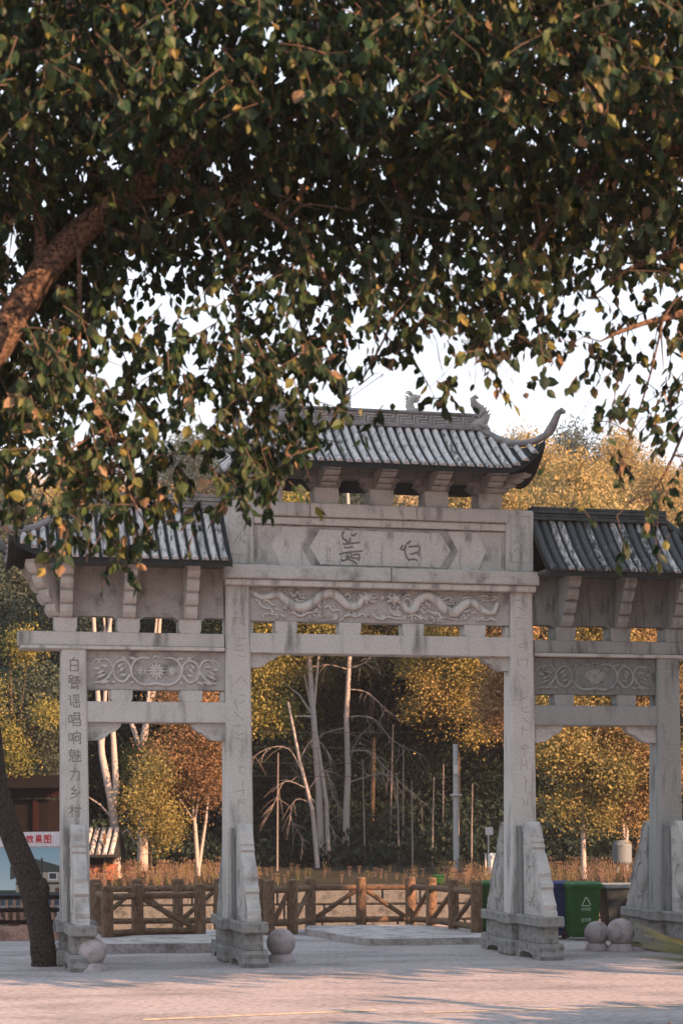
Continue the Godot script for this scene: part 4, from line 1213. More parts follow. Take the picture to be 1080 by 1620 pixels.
# ---------------------------------------------------------------- bins
func wheelie_bin(label: String, at: Vector3, turn: float, body: Material, lid: Material, scale := 1.0, marks := false) -> void:
	var t := thing("wheelie_bin", label, "bin", at, turn)
	t.scale = Vector3(scale, scale, scale)
	var g := Geo.new()
	var rings := []
	for q in [[0.06, 0.22, 0.23], [0.12, 0.235, 0.25], [0.90, 0.275, 0.32], [0.97, 0.29, 0.345]]:
		var a: float = q[1]; var b: float = q[2]; var c := 0.04; var y: float = q[0]
		rings.append([Vector3(-a, y, -b + c), Vector3(-a, y, b - c), Vector3(-a + c, y, b), Vector3(a - c, y, b), Vector3(a, y, b - c), Vector3(a, y, -b + c), Vector3(a - c, y, -b), Vector3(-a + c, y, -b)])
	g.loft(rings)
	var bd := part("body", g, body, t)
	g = Geo.new()
	var rr := []
	for q in [[0.972, 0.30, 0.365], [1.015, 0.30, 0.365], [1.055, 0.25, 0.30]]:
		var a: float = q[1]; var b: float = q[2]; var c := 0.05; var y: float = q[0]
		rr.append([Vector3(-a, y, -b + c), Vector3(-a, y, b - c), Vector3(-a + c, y, b), Vector3(a - c, y, b), Vector3(a, y, b - c), Vector3(a, y, -b + c), Vector3(a - c, y, -b), Vector3(-a + c, y, -b)])
	g.loft(rr)
	part("lid", g, lid, t)
	for s in [-1.0, 1.0]:
		g = Geo.new(); g.tube([Vector3(s * 0.25, 0.1, -0.24), Vector3(s * 0.30, 0.1, -0.24)], [0.1, 0.1], 14)
		part("wheel", g, M.rubber, t)
	g = Geo.new(); g.tube([Vector3(-0.24, 1.0, -0.40), Vector3(0.24, 1.0, -0.40)], [0.018, 0.018], 7)
	part("handle", g, lid, t)
	if marks:
		var tilt := Basis(Vector3.RIGHT, 0.09)
		var xf := Transform3D(tilt, Vector3(0, 0.70, 0.3035))
		g = Geo.new()
		for q in [[-0.075, -0.07, -0.015, 0.06], [0.02, 0.06, 0.08, -0.055], [0.065, -0.075, -0.06, -0.075], [-0.02, 0.07, 0.02, 0.07]]:
			g.stroke([Vector2(q[0], q[1]), Vector2(q[2], q[3])], 0.02, 0.003, xf)
		for y in [-0.12, -0.15]:
			g.stroke([Vector2(-0.09, y), Vector2(0.09, y)], 0.012, 0.002, xf)
		part("recycling_mark", g, M.white_print, bd)
		g = Geo.new()
		xf = Transform3D(tilt, Vector3(0, 0.37, 0.274))
		for q in [[-0.08, 0.03, -0.04, 0.03], [-0.08, 0, -0.04, 0], [-0.08, -0.03, -0.04, -0.03], [-0.06, 0.03, -0.06, -0.03], [-0.02, 0.03, 0.02, 0.0], [-0.02, -0.03, 0.02, 0.0], [-0.02, 0.0, 0.02, 0.03], [0.045, 0.03, 0.045, -0.03], [0.045, 0.03, 0.085, 0.03], [0.085, 0.03, 0.085, -0.03], [0.045, 0, 0.085, 0]]:
			g.stroke([Vector2(q[0], q[1]), Vector2(q[2], q[3])], 0.012, 0.002, xf)
		part("stencilled_lettering", g, M.white_print, bd)

func build_bins() -> void:
	wheelie_bin("green wheelie bin with a white recycling mark beside the stone balls", Vector3(4.33, 0, -4.0), 0.12, M.bin_green, M.bin_lid, 1.0, true)
	wheelie_bin("dark blue wheelie bin half hidden between the drum stone and green bin", Vector3(3.92, 0, -4.45), 0.1, M.bin_blue, M.bin_blue)
	wheelie_bin("green wheelie bin peeping out left of the right inner column's plinth", Vector3(2.84, 0, -4.9), -0.1, M.bin_green, M.bin_lid)
	var cr := thing("plastic_crate", "low green plastic crate on the far bank, just above the log fence rail", "crate", on_land(2.36, 43.2))
	var cg := Geo.new(); cg.box(Vector3(0, 0.11, 0), Vector3(0.24, 0.2, 0.3), 0.02); part("box", cg, M.bin_green, cr)
	cg = Geo.new(); cg.box(Vector3(0, 0.215, 0), Vector3(0.28, 0.035, 0.34), 0.01); part("rim", cg, M.bin_lid, cr)
	# dark open cart with a hoop
	var t := thing("rubbish_cart", "dark open rubbish cart with a pale hoop, right of the green bin", "cart", Vector3(5.15, 0, -4.2), 0.1)
	var g := Geo.new()
	var rings := []
	for q in [[0.16, 0.36, 0.30], [0.94, 0.46, 0.42]]:
		rings.append([Vector3(-q[1], q[0], -q[2]), Vector3(-q[1], q[0], q[2]), Vector3(q[1], q[0], q[2]), Vector3(q[1], q[0], -q[2])])
	g.loft(rings)
	part("tub", g, M.bin_dark, t)
	g = Geo.new()
	for q in [[0.0, 0.44, 0.96, 0.06], [0.0, -0.44, 0.96, 0.06]]:
		g.box(Vector3(0, 0.97, q[1]), Vector3(0.98, 0.07, 0.07), 0.015)
	for s in [-1.0, 1.0]: g.box(Vector3(s * 0.475, 0.97, 0), Vector3(0.06, 0.068, 0.81), 0.015)
	part("rim", g, M.tank, t)
	var hp := []; var hr := []
	for k in 19:
		var a := PI * k / 18.0
		hp.append(Vector3(0.12 + 0.22 * cos(a), 0.55 + 0.27 * sin(a), 0.45)); hr.append(0.022)
	hp.push_front(Vector3(0.34, 0.05, 0.45)); hr.push_front(0.022)
	hp.append(Vector3(-0.10, 0.05, 0.45)); hr.append(0.022)
	g = Geo.new(); g.tube(hp, hr, 7)
	part("hoop", g, M.hoop, t)
	for s in [-1.0, 1.0]:
		g = Geo.new(); g.tube([Vector3(s * 0.40, 0.14, 0), Vector3(s * 0.46, 0.14, 0)], [0.14, 0.14], 14)
		part("wheel", g, M.rubber, t)

# ---------------------------------------------------------------- poles, boxes, wires beyond the stream
func build_far_things() -> void:
	var p := on_land(3.1, 48.0)
	var pole := thing("utility_pole", "white concrete pole with a short crossbar behind the log fence", "pole", p)
	var g := Geo.new(); g.tube([Vector3(0, 0, 0), Vector3(0, 3.4, 0)], [0.085, 0.07], 10); part("shaft", g, M.grey_metal, pole)
	g = Geo.new(); g.box(Vector3(0, 2.02, 0.08), Vector3(0.34, 0.05, 0.05), 0.01); part("crossbar", g, M.grey_metal, pole)
	g = Geo.new(); g.box(Vector3(0, 2.7, 0.09), Vector3(0.12, 0.22, 0.08), 0.01); part("bracket_box", g, M.white, pole)
	for k in 4:
		var y: float = [4.9, 4.5, 4.1, 3.75][k]
		var a := Vector3(-14, y + 0.3, -19.0 - k * 0.4); var b := Vector3(16, y + 0.1, -20.0 - k * 0.4)
		var pts := []; var rr := []
		for i in 21:
			var t := i / 20.0
			pts.append(a.lerp(b, t) - Vector3.UP * (0.5 * 4 * t * (1 - t))); rr.append(0.007)
		g = Geo.new(); g.tube(pts, rr, 5)
		var w := part("overhead_wire", g, M.bin_dark, self)
		tag(w, "thin grey overhead wire, %s of the four crossing the dark trees" % ["topmost", "second from the top", "third from the top", "lowest"][k], "wire", "overhead wires behind the gate")
	# small sign and box beside the right inner column
	var sg := thing("small_sign", "small square white sign on a thin post left of the right inner column", "sign", on_land(3.85, 46.5))
	g = Geo.new(); g.tube([Vector3(0, 0, 0), Vector3(0, 1.2, 0)], [0.022, 0.022], 7); part("post", g, M.grey_metal, sg)
	g = Geo.new(); g.box(Vector3(0.02, 1.12, 0.03), Vector3(0.20, 0.2, 0.02), 0.004); part("panel", g, M.white, sg)
	var bx := thing("white_box", "rounded white cabinet standing in the reeds left of the right inner column", "cabinet", on_land(3.93, 45.6))
	g = Geo.new(); g.box(Vector3(0, 0.3, 0), Vector3(0.34, 0.6, 0.3), 0.07); part("body", g, M.white, bx)
	g = Geo.new(); g.box(Vector3(-0.23, 0.28, 0.05), Vector3(0.05, 0.62, 0.05), 0.01); part("post", g, M.grey_metal, bx)
	var tk := thing("water_tank", "bluish grey tank on a stand among the trunks, beyond the rubbish cart", "tank", on_land(7.35, 46.5))
	g = Geo.new(); g.lathe(Vector3(0, 0.22, 0), [Vector2(0, 0), Vector2(0.22, 0), Vector2(0.26, 0.06), Vector2(0.26, 0.52), Vector2(0.2, 0.62), Vector2(0, 0.64)], 18); part("barrel", g, M.tank, tk)
	for a in 4:
		g = Geo.new(); g.tube([Vector3(0.17 * cos(a * PI / 2 + 0.8), 0, 0.17 * sin(a * PI / 2 + 0.8)), Vector3(0.16 * cos(a * PI / 2 + 0.8), 0.24, 0.16 * sin(a * PI / 2 + 0.8))], [0.025, 0.025], 6); part("leg", g, M.grey_metal, tk)
	# reeds along the far bank
	var xfs := []; var cols := []
	var blade := Geo.new()
	for k in 7:
		var a := k * 0.9
		var o := Vector3(cos(a), 0, sin(a)) * 0.05
		var tip := Vector3(cos(a) * 0.28, 0.8 + 0.05 * (k % 3), sin(a) * 0.28)
		var s := Vector3(-sin(a), 0, cos(a)) * 0.016
		blade.tri(o - s, o + s, o.lerp(tip, 0.6) + Vector3.UP * 0.1, Vector3(0, 0, 1))
		blade.tri(o.lerp(tip, 0.5) - s, o.lerp(tip, 0.5) + s, tip, Vector3(0, 0, 1))
	for k in 4:
		var a := k * 1.7
		blade.ball(Vector3(cos(a) * 0.2, 0.86 + 0.06 * (k % 2), sin(a) * 0.2), Vector3(0.03, 0.10, 0.03), 5, 4)
	var bmesh := blade.mesh()
	for i in 2000:
		var x := rng.randf_range(-11, 12)
		var d := rng.randf_range(43.0, 48.5)
		var near_mid := x > -2.6 and x < 2.6
		if near_mid and rng.randf() < 0.85: continue
		var s := rng.randf_range(0.18, 0.38) * (0.7 if near_mid else 1.0)
		xfs.append(Transform3D(Basis(Vector3.UP, rng.randf() * TAU).scaled(Vector3(s, s * rng.randf_range(0.8, 1.15), s)), on_land(x, d)))
		var c := rng.randf()
		cols.append(Color(0.21, 0.135, 0.10) if c < 0.6 else Color(0.20, 0.14, 0.075) if c < 0.85 else Color(0.18, 0.16, 0.05))
	var rd := swarm("reeds", bmesh, M.bush, xfs, cols, self)
	tag(rd, "dry pinkish brown reeds along the far bank of the stream", "reeds")

# ---------------------------------------------------------------- trees
func leaf_faces(g: Geo, at: Vector3, dir: Vector3, side: Vector3, l: float, w: float, fold := 0.3, droop := 0.2) -> void:
	var up := side.cross(dir).normalized()
	var m1 := at + dir * l * 0.32 - up * w * fold * 0.5
	var m2 := at + dir * l * 0.68 - up * (w * fold * 0.4 + l * droop * 0.4)
	var tip := at + dir * l - up * l * droop
	for s in [-1.0, 1.0]:
		var e1: Vector3 = at + dir * l * 0.30 + side * (s * w * 0.5)
		var e2: Vector3 = at + dir * l * 0.62 + side * (s * w * 0.42) - up * l * droop * 0.3
		g.tri(at, e1, m1, up)
		g.tri(e1, e2, m2, up)
		g.tri(e1, m2, m1, up)
		g.tri(e2, tip, m2, up)

func leaf_clump(sd: int, count: int, size: float, spread: float, aspect := 0.5) -> ArrayMesh:
	var r := RandomNumberGenerator.new(); r.seed = sd
	var g := Geo.new()
	for i in count:
		var p := Vector3(r.randfn(), r.randfn(), r.randfn()) * spread * 0.45
		var d := (Vector3(r.randfn(), r.randfn() - 0.6, r.randfn()) + p.normalized() * 0.5).normalized()
		var s := d.cross(Vector3(r.randfn(), r.randfn(), r.randfn())).normalized()
		var l := size * r.randf_range(0.7, 1.25)
		var up := s.cross(d)
		var m := p + d * l * 0.5
		var w := l * aspect * 0.5
		g.tri(p, m + s * w - up * w * 0.25, p + d * l, up)
		g.tri(p, p + d * l, m - s * w - up * w * 0.25, up)
	return g.mesh()

func crown_points(lumps: Array, n: int, sd: int) -> Array:
	var r := RandomNumberGenerator.new(); r.seed = sd
	var hole := FastNoiseLite.new(); hole.seed = sd; hole.frequency = 0.6
	var tot := 0.0
	var wts := []
	for l in lumps:
		var w: float = l[1].x * l[1].y + l[1].x * l[1].z
		tot += w; wts.append(tot)
	var out := []
	var tries := 0
	while out.size() < n and tries < n * 4:
		tries += 1
		var pick := r.randf() * tot
		var k := 0
		while wts[k] < pick: k += 1
		var d := Vector3(r.randfn(), r.randfn(), r.randfn()).normalized()
		var p: Vector3 = lumps[k][0] + d * lumps[k][1] * pow(r.randf(), 0.45)
		if hole.get_noise_3dv(p) < -0.1: continue
		out.append(p)
	return out

func make_tree(called: String, label: String, category: String, group: String, at: Vector3, stems: Array, bark: Material, lumps: Array, n: int, clump: Mesh, smin: float, smax: float, palette: Array, sd: int, leafmat: Material = null) -> Node3D:
	# stems: [[points], [radii]] ; palette: linear colours
	var t := thing(called, label, category, at, 0.0, group)
	var r := RandomNumberGenerator.new(); r.seed = sd
	var g := Geo.new()
	for s in stems: g.tube(s[0], s[1], 7)
	if lumps.size() and stems.size():
		var main: Array = stems[0][0]
		for l in lumps:
			# a limb to each lump of foliage
			var from: Vector3 = main[clampi(int(main.size() * r.randf_range(0.45, 0.9)), 1, main.size() - 1)]
			var to: Vector3 = l[0]
			if to.y < from.y: from = main[1 if main.size() < 6 else 2]
			var m := from.lerp(to, 0.5) + Vector3(r.randf_range(-0.3, 0.3), r.randf_range(-0.1, 0.4), r.randf_range(-0.3, 0.3))
			var rr: float = float(stems[0][1][0]) * 0.35
			g.tube([from, m, to], [rr, rr * 0.7, rr * 0.25], 5)
	if g.v.size(): part("trunk", g, bark, t)
	if n > 0:
		var xfs := []; var cols := []
		var tone := FastNoiseLite.new(); tone.seed = sd + 7; tone.frequency = 0.3
		for p in crown_points(lumps, n, sd):
			var s := r.randf_range(smin, smax)
			xfs.append(Transform3D(Basis(Vector3(r.randfn(), r.randfn(), r.randfn()).normalized(), r.randf() * TAU).scaled(Vector3(s, s, s)), p))
			var k := clampf(0.5 + tone.get_noise_3dv(p) * 1.1 + r.randf_range(-0.3, 0.3), 0.0, 0.999) * (palette.size() - 1)
			var c: Color = palette[int(k)].lerp(palette[int(k) + 1], k - int(k))
			var v := r.randf_range(0.8, 1.2)
			cols.append(Color(c.r * v, c.g * v, c.b * v))
		swarm("foliage", clump, leafmat if leafmat else M.bush, xfs, cols, t)
	return t

func round_lumps(base: float, height: float, width: float, count: int, sd: int, flat := 1.0) -> Array:
	var r := RandomNumberGenerator.new(); r.seed = sd
	var out := []
	for i in count:
		var t := (i + 0.5) / count
		var y := base + (height - base) * t
		var env := sin(PI * clampf(0.12 + t * 0.82, 0, 1))
		var a := i * 2.4 + r.randf_range(-0.4, 0.4)
		var rad := width * 0.32 * env * r.randf_range(0.5, 1.1)
		var s := width * 0.30 * (0.55 + 0.5 * env) * r.randf_range(0.85, 1.2)
		out.append([Vector3(cos(a) * rad, y, sin(a) * rad), Vector3(s, s * 0.75 * flat, s)])
	return out

func bent(p: Array, r0: float, r1: float) -> Array:
	var rr := []
	for i in p.size(): rr.append(lerpf(r0, r1, i / float(p.size() - 1)))
	return [p, rr]

const DULL_GOLD := [Color(0.13, 0.125, 0.045), Color(0.25, 0.20, 0.065), Color(0.21, 0.185, 0.055), Color(0.30, 0.225, 0.09)]
const GOLD := [Color(0.19, 0.155, 0.06), Color(0.31, 0.23, 0.085), Color(0.25, 0.205, 0.075), Color(0.34, 0.25, 0.115)]
const YELLOW := [Color(0.09, 0.10, 0.03), Color(0.19, 0.175, 0.045), Color(0.26, 0.22, 0.055), Color(0.15, 0.15, 0.045)]
const ORANGE := [Color(0.20, 0.12, 0.055), Color(0.32, 0.185, 0.085), Color(0.36, 0.22, 0.11), Color(0.17, 0.13, 0.05)]
const OLIVE := [Color(0.06, 0.075, 0.02), Color(0.12, 0.12, 0.03), Color(0.18, 0.15, 0.04), Color(0.09, 0.10, 0.03)]
const DEEP := [Color(0.008, 0.022, 0.015), Color(0.013, 0.030, 0.019), Color(0.019, 0.037, 0.018), Color(0.014, 0.030, 0.022)]
const TEAL := [Color(0.04, 0.065, 0.05), Color(0.055, 0.08, 0.06), Color(0.07, 0.09, 0.06), Color(0.05, 0.07, 0.055)]

func build_hill_trees() -> void:
	var c1 := leaf_clump(1, 30, 0.15, 0.75, 0.55)
	var c2 := leaf_clump(2, 32, 0.14, 0.8, 0.45)
	var stem := func(h: float, r0: float) -> Array:
		return [bent([Vector3(0, -0.6, 0), Vector3(0.1, h * 0.3, 0.05), Vector3(-0.05, h * 0.62, 0), Vector3(0.05, h * 0.92, 0)], r0, 0.03)]
	var protos := []
	var kinds := [["golden", GOLD, 9.0, 5.6, "golden autumn tree on the wooded hillside behind the gate"], ["orange", ORANGE, 8.0, 5.2, "rusty orange autumn tree on the wooded hillside behind the gate"], ["pale", [Color(0.30, 0.22, 0.12), Color(0.40, 0.29, 0.16), Color(0.34, 0.26, 0.12), Color(0.24, 0.2, 0.1)], 8.5, 5.4, "pale tan feathery tree on the wooded hillside behind the gate"], ["evergreen", DEEP, 9.5, 5.8, "dark evergreen tree on the wooded hillside behind the gate"], ["olive", OLIVE, 8.6, 5.4, "olive green tree on the wooded hillside behind the gate"], ["teal", TEAL, 9.4, 5.0, "bluish green tree on the wooded hillside behind the gate"]]
	for k in kinds.size():
		var q: Array = kinds[k]
		var lumps := round_lumps(q[2] * 0.22, q[2], q[3], 11, 300 + k)
		var t := make_tree("hill_tree", q[4], "tree", "%s trees on the hillside" % q[0], Vector3.ZERO, stem.call(q[2], 0.2), M.bark_brown, lumps, 2000, c1 if k % 2 == 0 else c2, 0.75, 1.25, q[1], 400 + k)
		protos.append([t, false])
	var place := func(kind: int, p: Vector3, s: float) -> void:
		var o: Node3D
		if not protos[kind][1]:
			o = protos[kind][0]; protos[kind][1] = true
		else:
			o = protos[kind][0].duplicate()
			o.name = numbered("hill_tree")
			add_child(o)
		o.position = p
		var away := 28.0 - p.z
		var sx := p.x / away
		var zone := "far left of the gate" if sx < -0.13 else "left of the main roof" if sx < -0.04 else "behind the main roof" if sx < 0.07 else "right of the main roof" if sx < 0.15 else "at the far right edge"
		var row := "low on the slope" if away < 72.0 else "halfway up the slope" if away < 92.0 else "near the skyline"
		tag(o, "%s %s, %s" % [kinds[kind][4].replace(" on the wooded hillside behind the gate", ""), row, zone], "tree", "%s trees %s, %s" % [kinds[kind][0], row, zone])
		o.rotation.y = rng.randf() * TAU
		o.scale = Vector3(s, s * rng.randf_range(0.9, 1.15), s)
	var d := 60.0
	while d < 124.0:
		var half := d * 0.2 + 5.0
		var x := -half + rng.randf_range(0, 3)
		while x < half + 8.0:
			var dd := d + rng.randf_range(-2.2, 2.2)
			var fx := x / half
			var kind := 0
			var r := rng.randf()
			if fx > 0.17:
				kind = (0 if r < 0.66 else 2 if r < 0.9 else 4) if d > 70.0 else (3 if r < 0.5 else 0 if r < 0.8 else 4)
			elif fx > -0.28:
				kind = 3 if r < 0.55 else 5 if r < 0.85 else 4 if r < 0.93 else 0
				if d > 100.0: kind = 5 if r < 0.5 else 2
			else:
				kind = (3 if r < 0.6 else 5 if r < 0.8 else 4) if d < 76.0 else (2 if r < 0.5 else 1 if r < 0.75 else 0 if r < 0.9 else 5)
			place.call(kind, on_land(x + rng.randf_range(-1, 1), dd), rng.randf_range(0.8, 1.15))
			x += rng.randf_range(3.4, 4.6)
		d += 5.2
	# two hazy tall trees that stand above the skyline at the right, one at the left
	var tallx := [[14.6, 112.0, 1.35, 0], [17.4, 115.0, 1.25, 1], [11.2, 118.0, 1.0, 2]]
	for q in tallx:
		var lumps := round_lumps(3.5, 9.0, 3.6, 9, 520 + q[3])
		var t := make_tree("skyline_tree", ["tall thin greyish tree rising above the skyline right of the main roof", "second tall greyish tree on the skyline, nearer the right edge", "small grey tree on the skyline just beyond the upturned roof corner"][q[3]], "tree", "", on_land(q[0], q[1]), stem.call(9.0, 0.2), M.bark_brown, lumps, 520, c2, 0.7, 1.2, TEAL, 530 + q[3])
		t.scale = Vector3(q[2], q[2], q[2])

func bare_tree(called: String, label: String, at: Vector3, stems: Array, bark: Material, drops: Array, sd: int) -> Node3D:
	var t := thing(called, label, "tree", at)
	var g := Geo.new()
	for s in stems: g.tube(s[0], s[1], 8)
	part("trunk", g, bark, t)
	var r := RandomNumberGenerator.new(); r.seed = sd
	for q in drops:
		# an arching bare limb with side twigs
		g = Geo.new()
		var pts: Array = q[0]
		var c := []
		for i in pts.size() - 1:
			for k in 4:
				c.append(pts[i].cubic_interpolate(pts[i + 1], pts[max(i - 1, 0)], pts[min(i + 2, pts.size() - 1)], k / 4.0))
		c.append(pts[pts.size() - 1])
		var s: Array = bent(c, q[1] * 0.6, 0.006)
		g.tube(s[0], s[1], 6)
		for k in range(3, c.size(), 1):
			for e in 3:
				if r.randf() < 0.4: continue
				var dir: Vector3 = (c[k] - c[k - 1]).normalized()
				var o := (dir * 0.6 + Vector3(r.randfn() * 0.6, r.randf_range(-1.0, 0.3), r.randfn() * 0.6)).normalized()
				var l := r.randf_range(0.25, 0.7)
				g.tube([c[k], c[k] + o * l * 0.5 + Vector3(0, -0.02, 0), c[k] + o * l + Vector3(0, -l * 0.25, 0)], [0.008, 0.006, 0.003], 4)
		part("branch", g, M.bark_grey, t)
	return t

func build_near_trees() -> void:
	var fine := leaf_clump(11, 44, 0.095, 0.55, 0.55)
	var fine2 := leaf_clump(12, 46, 0.085, 0.6, 0.5)
	# pixel-free layout: x in metres at the stated distance from the eye
	var S := func(x: float, d: float) -> Vector3: return on_land(x, d)
	# --- middle opening
	var a: Vector3 = S.call(-0.62, 50.0)
	make_tree("pale_trunk_tree", "pale double trunked tree with sparse yellow leaves at left of the middle opening", "tree", "", a, [bent([Vector3(0.05, -0.2, 0), Vector3(0, 2.0, 0), Vector3(-0.15, 4.2, 0), Vector3(-0.3, 6.4, 0), Vector3(-0.35, 9.0, 0.1), Vector3(-0.3, 11.5, 0)], 0.115, 0.04), bent([Vector3(0.25, -0.2, 0.1), Vector3(0.2, 1.8, 0.1), Vector3(-0.05, 3.6, 0.05), Vector3(-0.4, 5.4, 0)], 0.075, 0.02)], M.bark_pale, [[Vector3(-1.5, 5.6, 0), Vector3(1.0, 1.0, 0.9)], [Vector3(-1.0, 7.2, 0.2), Vector3(1.5, 1.0, 1.2)], [Vector3(0.4, 8.2, -0.2), Vector3(1.4, 1.0, 1.2)], [Vector3(-1.3, 4.2, 0.3), Vector3(0.6, 0.7, 0.6)], [Vector3(-0.7, 9.5, 0), Vector3(1.6, 1.2, 1.4)], [Vector3(-0.1, 6.6, 0.1), Vector3(0.9, 0.6, 0.8)]], 1500, fine, 0.7, 1.2, YELLOW, 601)
	bare_tree("bare_tree", "pale bare tree with long drooping branches in the middle of the gate opening", S.call(0.10, 51.0), [bent([Vector3(0, -0.2, 0), Vector3(0.05, 1.6, 0), Vector3(0.10, 2.6, 0.02), Vector3(0.06, 4.2, 0), Vector3(0.18, 6.2, 0), Vector3(0.2, 9.5, 0), Vector3(0.1, 11.5, 0)], 0.105, 0.04)], M.bark_pale, [
		[[Vector3(0.15, 5.6, 0), Vector3(0.6, 5.75, 0.1), Vector3(1.0, 6.2, 0.1), Vector3(1.2, 6.5, 0)], 0.05],
		[[Vector3(0.15, 5.55, 0), Vector3(-0.5, 5.7, 0.1), Vector3(-1.4, 5.55, 0.1)], 0.045],
		[[Vector3(0.1, 4.2, 0), Vector3(0.8, 4.15, 0.2), Vector3(1.4, 3.5, 0.2), Vector3(2.1, 3.15, 0.2)], 0.04],
		[[Vector3(0.12, 5.0, 0), Vector3(0.7, 4.9, -0.2), Vector3(1.3, 4.3, -0.2)], 0.04],
		[[Vector3(0.06, 3.2, 0), Vector3(0.7, 3.2, 0.1), Vector3(1.1, 2.8, 0.1), Vector3(1.7, 2.2, 0.1), Vector3(2.3, 1.7, 0)], 0.045],
		[[Vector3(0.1, 2.3, 0), Vector3(0.7, 2.5, 0), Vector3(1.1, 2.55, 0.1), Vector3(1.4, 2.3, 0)], 0.04],
		[[Vector3(0.06, 3.9, 0), Vector3(-0.8, 3.6, 0.2), Vector3(-1.5, 2.7, 0.3)], 0.035],
		[[Vector3(0.08, 2.4, 0), Vector3(0.3, 3.4, 0.1), Vector3(0.8, 4.0, 0.2)], 0.03]], 611)
	bare_tree("bare_tree", "tangle of bare pale branches arching left before the double trunk", S.call(-1.15, 49.0), [bent([Vector3(0.5, -0.2, 0), Vector3(0.35, 1.6, 0), Vector3(0.0, 3.0, 0), Vector3(-0.3, 4.6, 0)], 0.07, 0.03)], M.bark_pale, [
		[[Vector3(0.1, 2.6, 0), Vector3(-0.3, 3.3, 0.1), Vector3(-0.9, 3.3, 0.1), Vector3(-1.5, 2.9, 0.1)], 0.035],
		[[Vector3(0.2, 2.2, 0), Vector3(-0.4, 2.4, 0.1), Vector3(-0.7, 1.8, 0.1), Vector3(-0.9, 1.4, 0.1)], 0.03],
		[[Vector3(0.3, 1.8, 0), Vector3(-0.1, 1.9, 0), Vector3(-0.25, 1.4, 0), Vector3(0.1, 0.8, 0.1)], 0.028],
		[[Vector3(0.2, 2.1, 0), Vector3(0.7, 2.7, 0.1), Vector3(0.9, 2.1, 0.1), Vector3(1.2, 1.5, 0)], 0.03],
		[[Vector3(0.0, 3.0, 0), Vector3(0.4, 3.6, 0), Vector3(0.8, 3.2, 0)], 0.028],
		[[Vector3(0.25, 2.0, 0), Vector3(0.6, 1.6, 0.2), Vector3(1.0, 0.9, 0.2)], 0.028]], 612)
	# thin saplings
	var sap := [[1.62, 50.0, 2.6], [1.80, 52.0, 3.4], [1.98, 49.5, 2.4], [2.55, 50.0, 2.5], [3.36, 51.0, 2.6], [3.62, 49.5, 2.3], [-1.75, 48.0, 3.2], [0.66, 50.5, 3.0], [1.45, 53.0, 4.0], [3.0, 52.5, 2.8]]
	for i in sap.size():
		var q: Array = sap[i]
		var t := thing("thin_sapling", "thin pale bare stem standing among the dark trees beyond the stream", "sapling", S.call(q[0], q[1]), 0.0, "thin bare stems beyond the stream")
		var g := Geo.new()
		var lean := rng.randf_range(-0.12, 0.12)
		var s: Array = bent([Vector3(0, -0.2, 0), Vector3(lean * 0.4, q[2] * 0.5, 0), Vector3(lean, q[2], 0.05)], 0.032, 0.015)
		g.tube(s[0], s[1], 6)
		part("stem", g, M.bark_grey, t)
	# --- big golden tree, right of the middle opening
	make_tree("golden_tree", "large golden yellow tree filling the right of the middle opening", "tree", "", S.call(3.5, 54.0), [bent([Vector3(0, -0.2, 0), Vector3(0.05, 3.0, 0), Vector3(0.02, 4.2, 0), Vector3(0, 4.8, 0), Vector3(0.05, 5.4, 0), Vector3(0.05, 6.0, 0), Vector3(0.1, 6.8, 0), Vector3(0.1, 7.6, 0)], 0.09, 0.03)], M.bark_brown, [[Vector3(-0.2, 6.4, 0.3), Vector3(0.9, 0.9, 1.0)], [Vector3(0.6, 5.6, 0.4), Vector3(1.0, 0.8, 1.0)], [Vector3(-0.65, 5.0, 0.5), Vector3(0.55, 0.5, 0.6)], [Vector3(0.15, 4.6, 0.3), Vector3(0.75, 0.5, 0.7)], [Vector3(1.3, 6.4, 0), Vector3(1.0, 1.0, 1.0)], [Vector3(0.2, 7.8, 0), Vector3(1.4, 1.0, 1.2)], [Vector3(1.15, 4.7, 0.2), Vector3(0.5, 0.45, 0.5)], [Vector3(-1.15, 4.45, 0.3), Vector3(0.42, 0.2, 0.4)], [Vector3(-0.5, 3.9, 0.3), Vector3(0.3, 0.35, 0.3)], [Vector3(0.45, 3.75, 0.3), Vector3(0.35, 0.3, 0.35)], [Vector3(1.55, 5.5, 0.3), Vector3(0.5, 0.4, 0.5)], [Vector3(-1.2, 5.7, 0.3), Vector3(0.4, 0.3, 0.4)], [Vector3(0.95, 3.9, 0.2), Vector3(0.22, 0.3, 0.22)]], 2300, fine, 0.7, 1.2, [Color(0.16, 0.145, 0.045), Color(0.32, 0.25, 0.07), Color(0.27, 0.23, 0.065), Color(0.36, 0.26, 0.095)], 620)
	make_tree("orange_tree", "orange leaved tree close behind the right inner column", "tree", "", S.call(4.9, 49.5), [bent([Vector3(0, -0.2, 0), Vector3(0.1, 2.0, 0), Vector3(-0.1, 4.5, 0), Vector3(0, 8.0, 0)], 0.12, 0.04)], M.bark_brown, [[Vector3(-0.4, 7.2, 0.2), Vector3(1.1, 1.0, 1.0)], [Vector3(0.4, 5.6, 0.2), Vector3(1.0, 0.9, 0.9)], [Vector3(-0.3, 4.4, 0.2), Vector3(0.8, 0.8, 0.8)], [Vector3(0.7, 3.6, 0.1), Vector3(0.7, 0.6, 0.7)], [Vector3(0.3, 8.3, 0), Vector3(1.2, 0.9, 1.0)]], 1300, fine2, 0.7, 1.2, ORANGE, 621)
